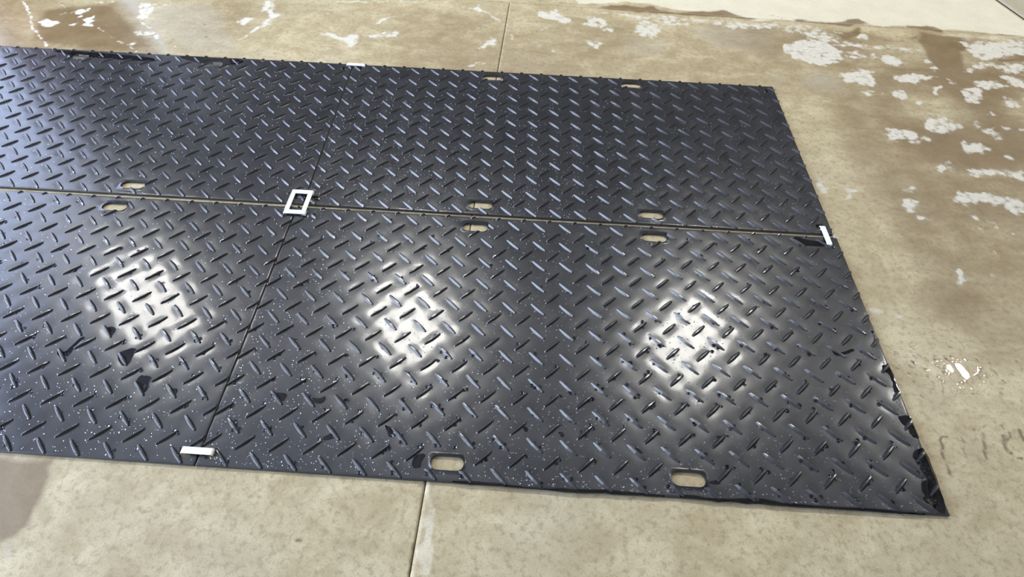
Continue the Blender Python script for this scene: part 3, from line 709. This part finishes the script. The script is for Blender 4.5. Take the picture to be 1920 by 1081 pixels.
bm = bmesh.new(); bm_box(bm, -9.5, 14, -9.5, 11.5, -.12, -.045)
floor = link('floor', bm_mesh('floor', bm), M_SUB); floor['kind'] = 'structure'
G = .0022
ST = .0135
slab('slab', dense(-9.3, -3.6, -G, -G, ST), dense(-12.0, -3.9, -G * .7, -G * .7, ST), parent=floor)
slab('slab', dense(G, G, 3.9, 12.5, ST), dense(-12.0, -3.9, -G * .7, -G * .7, ST), parent=floor)
def back_edge(a, b):
    # the far slab stops at an oblique joint on the right
    lim = 3.585 - .235 * b - .01
    return np.where(a > 0, a / 3.6 * lim, a)
slab('slab', dense(-9.3, -3.6, 3.6, 3.6, .02), dense(G * .7, G * .7, .7, 6.9, .02), edge=back_edge, parent=floor)
def right_edge(a, b):
    lim = 3.585 - .235 * b + .012
    return lim + (a - 3.6)
slab('slab', np.concatenate((np.arange(3.6, 4.2, .03), np.linspace(4.2, 11.5, 8))), dense(G * .7, G * .7, .7, 6.9, .03), edge=right_edge, parent=floor, bare=True)
bm = bmesh.new()
q = [JO + (3.585 - .235 * bb + da) * E1 + bb * E2 for bb, da in ((.002, -.009), (.002, .011), (6.8, .011), (6.8, -.009))]
lo_ = [bm.verts.new((p[0], p[1], -.045)) for p in q]; hi_ = [bm.verts.new((p[0], p[1], -.002)) for p in q]
bm.faces.new(hi_)
for i in range(4): bm.faces.new((lo_[i], lo_[(i + 1) % 4], hi_[(i + 1) % 4], hi_[i]))
link('joint_sealant', bm_mesh('joint_sealant', bm), M_SUB, floor)

# ------------------------------------------------------------------ high bay lamps (their glare shows on the mats)
def lamp_proto():
    root = link('high_bay_lamp', None)
    bm = bmesh.new()
    prof = [(.03, .26), (.07, .25), (.10, .20), (.19, .16), (.205, .06), (.215, .0), (.165, .0)]
    n = 28; rings = []
    for r, z in prof:
        rings.append([bm.verts.new((r * math.cos(2 * math.pi * k / n), r * math.sin(2 * math.pi * k / n), z)) for k in range(n)])
    for a, b in zip(rings, rings[1:]):
        for k in range(n): bm.faces.new((a[k], a[(k + 1) % n], b[(k + 1) % n], b[k]))
    link('housing', bm_mesh('housing', bm, True), M_STEEL, root)
    bm = bmesh.new()
    vs_ = [bm.verts.new((.165 * math.cos(2 * math.pi * k / n), .165 * math.sin(2 * math.pi * k / n), .004)) for k in range(n)]
    bm.faces.new(vs_[::-1])
    link('lens', bm_mesh('lens', bm), M_LAMP, root)
    bm = bmesh.new(); bm_cyl(bm, 0, 0, .25, ROOM_H - 6.0, .012, .012, 8)
    link('suspension_rod', bm_mesh('suspension_rod', bm), M_STEEL, root)
    return root
LAMPS = [(-4.92, 4.9, 'round high bay lamp whose glare falls on the near left mat'),
         (-.58, 4.81, 'round high bay lamp whose glare falls left of centre on the near right mat'),
         (3.93, 4.83, 'round high bay lamp whose glare falls at the right of the near right mat'),
         (8.23, 4.65, 'round high bay lamp mirrored in the floor puddle right of the mats')]
proto = lamp_proto()
for i, (x, y, lab) in enumerate(LAMPS):
    if i == 0: r = proto
    else:
        r = proto.copy(); COL.objects.link(r)
        for ch_ in list(proto.children):
            c = ch_.copy(); COL.objects.link(c); c.parent = r
    r.location = (x, y, 6.0)
    tag(r, lab, 'lamp', 'high bay lamps over the mats')

# ------------------------------------------------------------------ ground mats
U = 2.44 / 22          # one unit of mat coordinates
T = .013               # sheet thickness
PITCH = 1.0345
TILT = math.radians(44)
CORNERS = {
    'br': [(-.003, -.0044), (2.4383, -.0016), (2.4497, 1.231), (-.0041, 1.2295)],
    'tr': [(.0187, 1.2508), (2.4408, 1.2518), (2.4495, 2.4544), (-.0072, 2.4593)],
    'bl': [(-2.4503, .001), (-.0085, -.0047), (-.0097, 1.2290), (-2.4539, 1.2255)],
    'tl': [(-2.4473, 1.2486), (.0132, 1.2533), (-.0130, 2.4595), (-2.4491, 2.4570)],
}
START = {'br': .695, 'bl': .695, 'tr': .24, 'tl': .24}      # first falling tread along the long side
ROW0 = .262
SLOTS = [(7.40, .57), (14.60, .57), (7.40, 10.43), (14.60, 10.43)]
SLOT_HL, SLOT_R = .51, .225
HOLES = [(.40, .44), (21.58, .44), (.40, 10.58), (21.58, 10.58)]
HOLE_R = .095

def mat_xy(key, u, v):
    c = np.array(CORNERS[key]); s = np.asarray(u, float) / 22; t = np.asarray(v, float) / 11
    return ((1 - s) * (1 - t))[..., None] * c[0] + (s * (1 - t))[..., None] * c[1] + (s * t)[..., None] * c[2] + ((1 - s) * t)[..., None] * c[3]

def lattice(key):
    out = []
    for j in range(-1, 12):
        for i in range(-1, 23):
            u = START[key] + i * PITCH; v = ROW0 + j * PITCH
            out.append((u, v, -1))
            out.append((u + PITCH / 2, v + PITCH / 2, 1))
    res = []
    for u, v, s in out:
        if -.20 < u < 22.20 and -.12 < v < 11.19:
            res.append((u, v, s))
    return res

def sheet_height(key, u, v):
    """moulding sink around the treads and slow waviness of the sheet"""
    z = np.zeros_like(u)
    ca, sa = math.cos(TILT), math.sin(TILT)
    for tu, tv, s in lattice(key):
        m = (np.abs(u - tu) < .8) & (np.abs(v - tv) < .8)
        du = u[m] - tu; dv = v[m] - tv
        al = du * ca + dv * sa * s
        ac = -du * sa * s + dv * ca
        z[m] -= SINK * np.exp(-(al / .34) ** 2 - (ac / .155) ** 2)
    off = {'br': 0., 'bl': 7., 'tr': 13., 'tl': 19.}[key]
    z += .00045 * (np.sin(u * .83 + off) * np.sin(v * 1.1 + off * 1.7) + .6 * np.sin(u * 1.9 + v * 1.3 + off))
    return z
SINK = .0015

def slot_loop(cu, cv, hl, r, n=9):
    pts = []
    for k in range(n):
        a = -math.pi / 2 + math.pi * k / (n - 1)
        pts.append((cu + hl - r + r * math.cos(a), cv + r * math.sin(a)))
    for k in range(n):
        a = math.pi / 2 + math.pi * k / (n - 1)
        pts.append((cu - hl + r + r * math.cos(a), cv + r * math.sin(a)))
    return pts

def build_plate(key, parent):
    us = np.concatenate(([0, .02, .05], np.arange(.1, 21.95, .1), [21.95, 21.98, 22]))
    vs_ = np.concatenate(([0, .02, .05], np.arange(.1, 10.95, .1), [10.95, 10.98, 11]))
    Ug, Vg = np.meshgrid(us, vs_)
    Z = sheet_height(key, Ug.ravel(), Vg.ravel()).reshape(Ug.shape)
    ed = np.minimum(np.minimum(Ug, 22 - Ug), np.minimum(Vg, 11 - Vg))
    Z = Z + np.where(ed < .01, -.0016, np.where(ed < .03, -.0004, 0))
    XY = mat_xy(key, Ug, Vg)
    ny, nx = Ug.shape
    bm = bmesh.new()
    cuts = [(cu, cv, SLOT_HL, SLOT_R, slot_loop(cu, cv, SLOT_HL, SLOT_R)) for cu, cv in SLOTS]
    cuts += [(cu, cv, HOLE_R, HOLE_R, slot_loop(cu, cv, HOLE_R, HOLE_R, 8)) for cu, cv in HOLES]
    uc = (us[:-1] + us[1:]) / 2; vc = (vs_[:-1] + vs_[1:]) / 2
    cell_cut = np.full((ny - 1, nx - 1), -1)
    for k, (cu, cv, hl, r, lp) in enumerate(cuts):
        cell_cut[np.ix_(np.abs(vc - cv) < r + .1, np.abs(uc - cu) < hl + .1)] = k
    need = np.zeros((ny, nx), bool)
    keep = cell_cut < 0
    need[:-1, :-1] |= keep; need[1:, :-1] |= keep; need[:-1, 1:] |= keep; need[1:, 1:] |= keep
    vt = np.empty((ny, nx), object)
    for j in range(ny):
        for i in range(nx):
            if need[j, i]:
                vt[j, i] = bm.verts.new((XY[j, i, 0], XY[j, i, 1], T + Z[j, i]))
    for j in range(ny - 1):
        for i in range(nx - 1):
            if keep[j, i]:
                bm.faces.new((vt[j, i], vt[j, i + 1], vt[j + 1, i + 1], vt[j + 1, i]))
    # slot and hole surrounds
    for k, (cu, cv, hl, r, lp) in enumerate(cuts):
        js, is_ = np.nonzero(cell_cut == k)
        j0, j1, i0, i1 = js.min(), js.max() + 1, is_.min(), is_.max() + 1
        ringv = [vt[j0, i] for i in range(i0, i1)] + [vt[j, i1] for j in range(j0, j1)] + [vt[j1, i] for i in range(i1, i0, -1)] + [vt[j, i0] for j in range(j1, j0, -1)]
        oe = []
        for a, b in zip(ringv, ringv[1:] + ringv[:1]):
            e = bm.edges.get((a, b)) or bm.edges.new((a, b))
            oe.append(e)
        lu = np.array([q[0] for q in lp]); lv = np.array([q[1] for q in lp])
        lz = sheet_height(key, lu, lv); lxy = mat_xy(key, lu, lv)
        iv = [bm.verts.new((lxy[q, 0], lxy[q, 1], T + lz[q] - .0005)) for q in range(len(lp))]
        ie = [bm.edges.new((a, b)) for a, b in zip(iv, iv[1:] + iv[:1])]
        bmesh.ops.triangle_fill(bm, edges=oe + ie, use_beauty=True, normal=(0, 0, 1))
        lowv = [bm.verts.new((w.co.x, w.co.y, .0005)) for w in iv]
        for q in range(len(iv)):
            q2 = (q + 1) % len(iv)
            bm.faces.new((iv[q2], iv[q], lowv[q], lowv[q2]))
    # outer skirt
    ring = [vt[0, i] for i in range(nx)] + [vt[j, nx - 1] for j in range(1, ny)] + [vt[ny - 1, i] for i in range(nx - 2, -1, -1)] + [vt[j, 0] for j in range(ny - 2, 0, -1)]
    lowr = [bm.verts.new((w.co.x, w.co.y, .0004)) for w in ring]
    for q in range(len(ring)):
        q2 = (q + 1) % len(ring)
        bm.faces.new((ring[q], lowr[q], lowr[q2], ring[q2]))
    for f in bm.faces:
        if abs(f.normal.z) < .01 and False: pass
    bm.normal_update()
    me = bm_mesh('plate', bm, True)
    sh = [abs(p.normal.z) > .5 for p in me.polygons]
    me.polygons.foreach_set('use_smooth', sh)
    return link('plate', me, M_MAT, parent)

TL_HALF = .041
def tread_bm(sign, closed=False):
    """raised bar with sloping flanks and an arched crest"""
    bm = bmesh.new()
    ts = (-1, -.86, -.5, 0, .5, .86, 1)
    ang = TILT * sign
    ca, sa = math.cos(ang), math.sin(ang)
    rows = []
    for t in ts:
        a = abs(t)
        h = TREAD_H * (1 - .50 * a * a) if a < .9 else -.0010
        w = TREAD_W * (1 - .42 * a * a)
        cw = w * .25
        row = []
        for y, z in ((-w, -.0014), (-cw, h), (cw, h), (w, -.0014)):
            x = t * TL_HALF
            row.append(bm.verts.new((x * ca - y * sa, x * sa + y * ca, z)))
        rows.append(row)
    for r0, r1 in zip(rows, rows[1:]):
        for k in range(3):
            bm.faces.new((r0[k], r1[k], r1[k + 1], r0[k + 1]))
        if closed: bm.faces.new((r0[3], r1[3], r1[0], r0[0]))
    for r in (rows[0], rows[-1]):
        bm.faces.new(r if r is rows[-1] else r[::-1])
    bmesh.ops.recalc_face_normals(bm, faces=bm.faces)
    return bm
TREAD_H, TREAD_W = .0076, .0094
TREAD_ME = {s: bm_mesh('tread', tread_bm(s), False) for s in (-1, 1)}
for me in TREAD_ME.values(): me.materials.append(M_MAT)

def clip_planes(u, v):
    """cutting planes in mat units for treads that run over an edge or a slot"""
    pl = []
    h = .28
    if u < h: pl.append(((.012 - u, 0), (-1, 0)))
    if u > 22 - h: pl.append(((21.988 - u, 0), (1, 0)))
    if v < h: pl.append(((0, .012 - v), (0, -1)))
    if v > 11 - h: pl.append(((0, 10.988 - v), (0, 1)))
    drop = False
    for cu, cv in SLOTS:
        du, dv = u - cu, v - cv
        ou, ov = abs(du) - SLOT_HL, abs(dv) - SLOT_R
        if ou < h and ov < h:
            if ou < 0 and ov < 0: drop = True
            if ov > ou * .9:
                s = 1 if dv > 0 else -1
                pl.append(((0, cv + s * (SLOT_R + .01) - v), (0, -s)))
            else:
                s = 1 if du > 0 else -1
                pl.append(((cu + s * (SLOT_HL + .01) - u, 0), (-s, 0)))
    return pl, drop

def clipped_tread(u, v, s, planes):
    bm = tread_bm(s, True)
    for (pu, pv), (nu, nv) in planes:
        g = list(bm.verts) + list(bm.edges) + list(bm.faces)
        bmesh.ops.bisect_plane(bm, geom=g, plane_co=(pu * U, pv * U, 0), plane_no=(nu, nv, 0), clear_outer=True)
        be = [e for e in bm.edges if e.is_boundary]
        if be: bmesh.ops.holes_fill(bm, edges=be, sides=0)
    if len(bm.faces) < 3:
        bm.free(); return None
    me = bm_mesh('tread', bm, False)
    me.materials.append(M_MAT)
    return me

CAM = np.array((.99074, -.71771, 1.89906))
MATS = {}
for key, label in (('br', 'near right black diamond tread ground mat with two bright glare spots'),
                   ('tr', 'far right black diamond tread ground mat, the darkest, with pale blue glinting treads'),
                   ('bl', 'near left black diamond tread ground mat with one large glare spot'),
                   ('tl', 'far left black diamond tread ground mat with a bluish grey sheen')):
    cs = np.array(CORNERS[key])
    root = link('ground_mat', None, loc=(float(cs[0][0]), float(cs[0][1]), 0))
    inv = Matrix.Translation((-cs[0][0], -cs[0][1], 0))
    tag(root, label, 'mat', 'ground protection mats laid edge to edge')
    MATS[key] = root
    pl = build_plate(key, root); pl.matrix_parent_inverse = inv
    items = []
    for u, v, s in lattice(key):
        p = mat_xy(key, u, v)
        # frame test: mats run out of the picture on the left
        d3 = np.array((p[0], p[1], T)) - CAM
        px = 960 - 29.98 + 1105.65 * (d3 @ np.array(_X)) / (d3 @ np.array(_F))
        items.append((0 if px > -25 else 1, float(d3 @ d3), u, v, s, p))
    items.sort(key=lambda q: (q[0], q[1]))
    zz = sheet_height(key, np.array([q[2] for q in items]), np.array([q[3] for q in items]))
    rest = bmesh.new(); nparts = 0
    for k, (off, dd, u, v, s, p) in enumerate(items):
        planes, drop = clip_planes(u, v)
        if drop: continue
        me = clipped_tread(u, v, s, planes) if planes else TREAD_ME[s]
        if me is None: continue
        loc = Vector((p[0], p[1], T + zz[k] * .55))
        if nparts < 300:
            o = link('tread', me, parent=root, loc=loc)
            o.matrix_parent_inverse = inv
            nparts += 1
        else:
            n0 = len(rest.verts)
            rest.from_mesh(me)
            rest.verts.ensure_lookup_table()
            for w in rest.verts[n0:]: w.co += loc
    if len(rest.verts):
        o = link('tread_field', bm_mesh('tread_field', rest, False), M_MAT, root)
        o.matrix_parent_inverse = inv
        o['kind'] = 'stuff'
    else: rest.free()

# ------------------------------------------------------------------ white connectors
def staple_bm(bm, ax, c, half, width, top, z0):
    """flat strip whose rounded ends turn down into the holes; ax 0 runs along x, 1 along y"""
    r = .008; th = .0038
    path = [(-half, z0), (-half, top - r)]
    for k in range(1, 5):
        a = math.pi - (math.pi / 2) * k / 4
        path.append((-half + r + r * math.cos(a), top - r + r * math.sin(a)))
    path = path + [(-x, z) for x, z in reversed(path)]
    inner = []
    for x, z in path:
        s = 1 if x > 0 else -1
        if z <= top - r: inner.append((x - s * th, z))
        else:
            cx = s * (half - r); dx, dz = x - cx, z - (top - r)
            L_ = math.hypot(dx, dz) or 1
            inner.append((cx + dx * (r - th) / L_, top - r + dz * (r - th) / L_))
    def P(x, z, w):
        return (c[0] + x, c[1] + w, z) if ax == 0 else (c[0] - w, c[1] + x, z)
    hw = width / 2
    rows = []
    for (x, z), (xi, zi) in zip(path, inner):
        rows.append([bm.verts.new(P(x, z, -hw)), bm.verts.new(P(x, z, hw)), bm.verts.new(P(xi, zi, hw)), bm.verts.new(P(xi, zi, -hw))])
    for a, b in zip(rows, rows[1:]):
        for k in range(4):
            bm.faces.new((a[k], b[k], b[(k + 1) % 4], a[(k + 1) % 4]))
    bm.faces.new(rows[0]); bm.faces.new(rows[-1][::-1])

def finish(bm):
    bmesh.ops.recalc_face_normals(bm, faces=bm.faces)
    es = [e for e in bm.edges if len(e.link_faces) == 2 and e.calc_face_angle() > .9]
    bmesh.ops.bevel(bm, geom=es, offset=.0007, segments=1, affect='EDGES')
    return bm

def peg(parent, x, y, base, inv):
    bm = bmesh.new(); bm_cyl(bm, x, y, base, T + .004, .0065, .0075, 14)
    o = link('peg', bm_mesh('peg', bm), M_WHITE, parent); o.matrix_parent_inverse = inv

def two_way(ax, c, half, label, top=T + .0105):
    root = link('strap_connector', None, loc=(c[0], c[1], T))
    inv = Matrix.Translation((-c[0], -c[1], -T))
    bm = bmesh.new(); staple_bm(bm, ax, c, half, .0235, top, T + .0005)
    o = link('strap', bm_mesh('strap', finish(bm)), M_WHITE, root); o.matrix_parent_inverse = inv
    for s in (-1, 1):
        k = s * (half - .012)
        peg(root, c[0] + (k if ax == 0 else 0), c[1] + (k if ax == 1 else 0), .002, inv)
    tag(root, label, 'connector', 'white mat connectors')
two_way(0, (.008, 2.441), .055, 'small white strap connector at the back edge over the long joint')
two_way(1, (2.400, 1.236), .060, 'small white strap connector at the right end of the cross seam')
two_way(0, (-.011, .0405), .055, 'small white strap connector at the front edge over the long joint')
root = link('square_connector', None, loc=(-.004, 1.2525, T))
inv = Matrix.Translation((.004, -1.2525, -T))
top = T + .0125
bm = bmesh.new()
bm.free()
for yy in (1.185, 1.320):
    bm = bmesh.new()
    staple_bm(bm, 0, (-.004, yy), .052, .024, top, T + .0005)
    o = link('cross_strap', bm_mesh('cross_strap', finish(bm)), M_WHITE, root); o.matrix_parent_inverse = inv
for s in (-1, 1):
    bm = bmesh.new()
    xc = -.004 + s * .0395
    bm_box(bm, xc - .0105, xc + .0105, 1.196, 1.309, top - .0036, top - .0001)
    o = link('side_bar', bm_mesh('side_bar', finish(bm)), M_WHITE, root); o.matrix_parent_inverse = inv
for sx in (-1, 1):
    for yy in (1.185, 1.320):
        peg(root, -.004 + sx * .041, yy, .002, inv)
tag(root, 'white square frame connector where the four mats meet', 'connector', 'white mat connectors')

# ------------------------------------------------------------------ water: puddles, beads
def puddle_mesh(poly, z, height, rounds=2):
    P = [Vector((x, y)) for x, y in poly]
    for _ in range(rounds):     # corner cutting
        Q = []
        for a, b in zip(P, P[1:] + P[:1]):
            Q += [a * .75 + b * .25, a * .25 + b * .75]
        P = Q
    area = sum(a.x * b.y - b.x * a.y for a, b in zip(P, P[1:] + P[:1]))
    if area < 0: P.reverse()
    n = len(P)
    rag = []
    for i, p in enumerate(P):
        d = (P[(i + 1) % n] - P[i - 1]).normalized()
        nrm = Vector((d.y, -d.x))
        rag.append((p + nrm * (noise.noise(Vector((p.x * 60, p.y * 60, 1.7))) * .0045), nrm))
    bm = bmesh.new()
    rings = []
    for inset, hz in ((0, 0), (.0005, height * .6), (.0013, height * .95), (.0022, height), (.0034, height)):
        rings.append([bm.verts.new((p.x - q.x * inset, p.y - q.y * inset, z + hz)) for p, q in rag])
    for a, b in zip(rings, rings[1:]):
        for i in range(n):
            bm.faces.new((a[i], a[(i + 1) % n], b[(i + 1) % n], b[i]))
    es = [bm.edges.get((rings[-1][i], rings[-1][(i + 1) % n])) for i in range(n)]
    bmesh.ops.triangle_fill(bm, edges=es, use_beauty=True, normal=(0, 0, 1))
    es = [bm.edges.get((rings[0][i], rings[0][(i + 1) % n])) for i in range(n)]
    bmesh.ops.triangle_fill(bm, edges=es, use_beauty=True, normal=(0, 0, -1))
    bmesh.ops.recalc_face_normals(bm, faces=bm.faces)
    return bm_mesh('water_puddle', bm, True)
for key, poly, lab in PUDDLES:
    o = link('water_puddle', puddle_mesh(poly, T - .0008, .0022), M_WATER_MAT)
    tag(o, lab, 'puddle', 'water puddles on the mats')
for poly, lab in FLOOR_PUDDLES:
    o = link('water_puddle', puddle_mesh(poly, .0001, .0012), M_FILM)
    tag(o, lab, 'puddle', 'water puddles on the concrete')

def bead_template(n, rings):
    vs_ = []; fs = []
    for k in range(rings):
        a = (math.pi / 2) * k / rings
        for i in range(n):
            b = 2 * math.pi * (i + .5 * (k % 2)) / n
            vs_.append((math.cos(a) * math.cos(b), math.cos(a) * math.sin(b), math.sin(a)))
    vs_.append((0, 0, 1))
    for k in range(rings - 1):
        for i in range(n):
            fs.append((k * n + i, k * n + (i + 1) % n, (k + 1) * n + (i + 1) % n)); fs.append((k * n + i, (k + 1) * n + (i + 1) % n, (k + 1) * n + i))
    k = rings - 1
    for i in range(n): fs.append((k * n + i, k * n + (i + 1) % n, len(vs_) - 1))
    c = len(vs_); vs_.append((0, 0, -.02))
    for i in range(n): fs.append(((i + 1) % n, i, c))
    return np.array(vs_), np.array(fs)
BEAD = {'s': bead_template(7, 2), 'm': bead_template(12, 4)}

def bead_object(name, beads, label, cat, mat, mat_fat=None):
    """beads: (x, y, z, rx, ry, h, rot, kind)"""
    VV = []; FF = []; MI = []; base = 0
    for x, y, z, rx, ry, h, a, k in beads:
        tv, tf = BEAD[k]
        ca, sa = math.cos(a), math.sin(a)
        px, py = tv[:, 0] * rx, tv[:, 1] * ry
        VV.append(np.stack((x + px * ca - py * sa, y + px * sa + py * ca, z + tv[:, 2] * h), -1))
        FF.append(tf + base); base += len(tv)
        MI.append(np.full(len(tf), 1 if k == 'm' and mat_fat else 0, np.int32))
    V = np.concatenate(VV); F_ = np.concatenate(FF)
    me = bpy.data.meshes.new(name)
    me.vertices.add(len(V)); me.vertices.foreach_set('co', V.ravel())
    me.loops.add(F_.size); me.loops.foreach_set('vertex_index', F_.ravel().astype(np.int32))
    me.polygons.add(len(F_))
    me.polygons.foreach_set('loop_start', np.arange(0, F_.size, 3, dtype=np.int32))
    me.polygons.foreach_set('loop_total', np.full(len(F_), 3, dtype=np.int32))
    me.polygons.foreach_set('use_smooth', np.ones(len(F_), bool))
    me.materials.append(mat)
    if mat_fat: me.materials.append(mat_fat)
    me.polygons.foreach_set('material_index', np.concatenate(MI))
    me.update(calc_edges=True)
    o = link(name, me)
    tag(o, label, cat, kind='stuff')
    return o

PUDDLE_POLYS = {k: [np.array(p) for kk, p, l in PUDDLES if kk == k] for k in ('br', 'tr', 'bl', 'tl')}
def in_puddle(key, u, v):
    x, y = mat_xy(key, u, v)
    for V in PUDDLE_POLYS[key]:
        if (V.min(0) - .012 < (x, y)).all() and (V.max(0) + .012 > (x, y)).all():
            if poly_sd(np.array([[x, y]]), V)[0] > -.008: return True
    return False

def in_cut(u, v, pad=.06):
    for cu, cv in SLOTS:
        if abs(u - cu) < SLOT_HL + pad and abs(v - cv) < SLOT_R + pad: return True
    for cu, cv in HOLES:
        if math.hypot(u - cu, v - cv) < HOLE_R + pad: return True
    return not (.06 < u < 21.94 and .06 < v < 10.94)

BEADS_CFG = {   # count of fine beads, size range, chance of a fat bead on a tread
    'br': (5600, (.0010, .0033)), 'bl': (2500, (.0010, .0034)), 'tr': (5600, (.0010, .0030)), 'tl': (1600, (.0010, .0030))}
for key in ('br', 'tr', 'bl', 'tl'):
    cnt, (r0, r1) = BEADS_CFG[key]
    uv = []
    while len(uv) < cnt:
        u = random.uniform(0, 22); v = random.uniform(0, 11)
        if key in ('bl', 'tl') and u < 3: continue
        dens = .35 + .65 * (noise.noise(Vector((u * .35, v * .35, 3.0 if key in 'brbl' else 9.0))) * .5 + .5)
        if key == 'tr': dens *= .35 + .65 * max(0, 1 - v / 9)
        if key in ('br', 'bl'): dens *= .45 + .55 * (1 - v / 11)
        if random.random() > dens or in_cut(u, v) or in_puddle(key, u, v): continue
        uv.append((u, v, min(r1, r0 + (r1 - r0) * random.expovariate(3.2)), 's'))
    fat = []
    for tu, tv, s in lattice(key):
        if key in ('bl', 'tl') and tu < 3: continue
        if key == 'br': pr = .75 if tv < 3.6 else (.42 if tv < 5.5 else .16)
        elif key == 'bl': pr = .62 if tv < 5.2 else .18
        elif key == 'tr': pr = .10
        else: pr = .16
        for rep in range(4 if key in ('br', 'bl') else 1):
            if random.random() > pr * (.95 - .2 * rep): continue
            if s > 0: al = random.choice((.30, .22, -.05, .34, .1)) + random.uniform(-.06, .06)
            else: al = random.uniform(-.26, .26)
            side = random.choice((-1, 1))
            r = random.uniform(.0030, .0082) * (1 if key in ('br', 'bl') else .6)
            ac = side * (.055 + r / U * .55)
            ca, sa = math.cos(TILT), math.sin(TILT) * s
            u = tu + al * ca - ac * sa; v = tv + al * sa + ac * ca
            if in_cut(u, v, .08) or in_puddle(key, u, v): continue
            fat.append((u, v, r, 'm'))
    if key == 'br':     # rows of drops hanging on the front and right edges
        for q in range(260):
            if q < 170: u = random.choice((random.uniform(.3, 22), random.uniform(8, 22))); v = random.uniform(.07, .28)
            else: u = 22 - random.uniform(.07, .3); v = random.uniform(.1, 7.5)
            if not in_cut(u, v, .03): uv.append((u, v, random.uniform(.0014, .0036), 's'))
    allb = uv + fat
    ua = np.array([q[0] for q in allb]); va = np.array([q[1] for q in allb])
    XY = mat_xy(key, ua, va); ZZ = sheet_height(key, ua, va)
    out = []
    for k, (u, v, r, kd) in enumerate(allb):
        e = random.uniform(.85, 1.25)
        out.append((XY[k, 0], XY[k, 1], T + ZZ[k] + .0001, r * e, r / e, r * random.uniform(.55, .85), random.uniform(0, 3.14), kd))
    nm = {'br': 'near right', 'tr': 'far right', 'bl': 'near left', 'tl': 'far left'}[key]
    bead_object('water_beads', out, 'clear water beads and fat drops scattered over the %s mat' % nm, 'water beads', M_WATER, M_WATER_MAT)
out = []
for k in range(900):
    if k < 420:
        x = random.gauss(2.78, .22); y = random.gauss(.55, .12)
    elif k < 700:
        x = random.uniform(2.4, 3.4); y = random.uniform(-.2, 1.0)
    else:
        x = random.uniform(-.5, 2.4); y = random.uniform(-.4, -.02)
    if x < 2.46 and y > -.02: continue
    r = min(.0026, .0009 + random.expovariate(1) * .0008)
    out.append((x, y, .0001, r * 1.3, r, r * random.uniform(.06, .2), random.uniform(0, 3), 's'))
for k in range(110):
    x = random.gauss(2.665, .10); y = random.gauss(.56, .055)
    if x < 2.475: continue
    r = random.uniform(.003, .0085)
    out.append((x, y, .0001, r * 1.4, r, r * random.uniform(.03, .08), random.uniform(-.9, -.3), 'm'))
bead_object('water_drops', out, 'small glinting water drops splashed on the concrete around the mats', 'water drops', M_FILM)
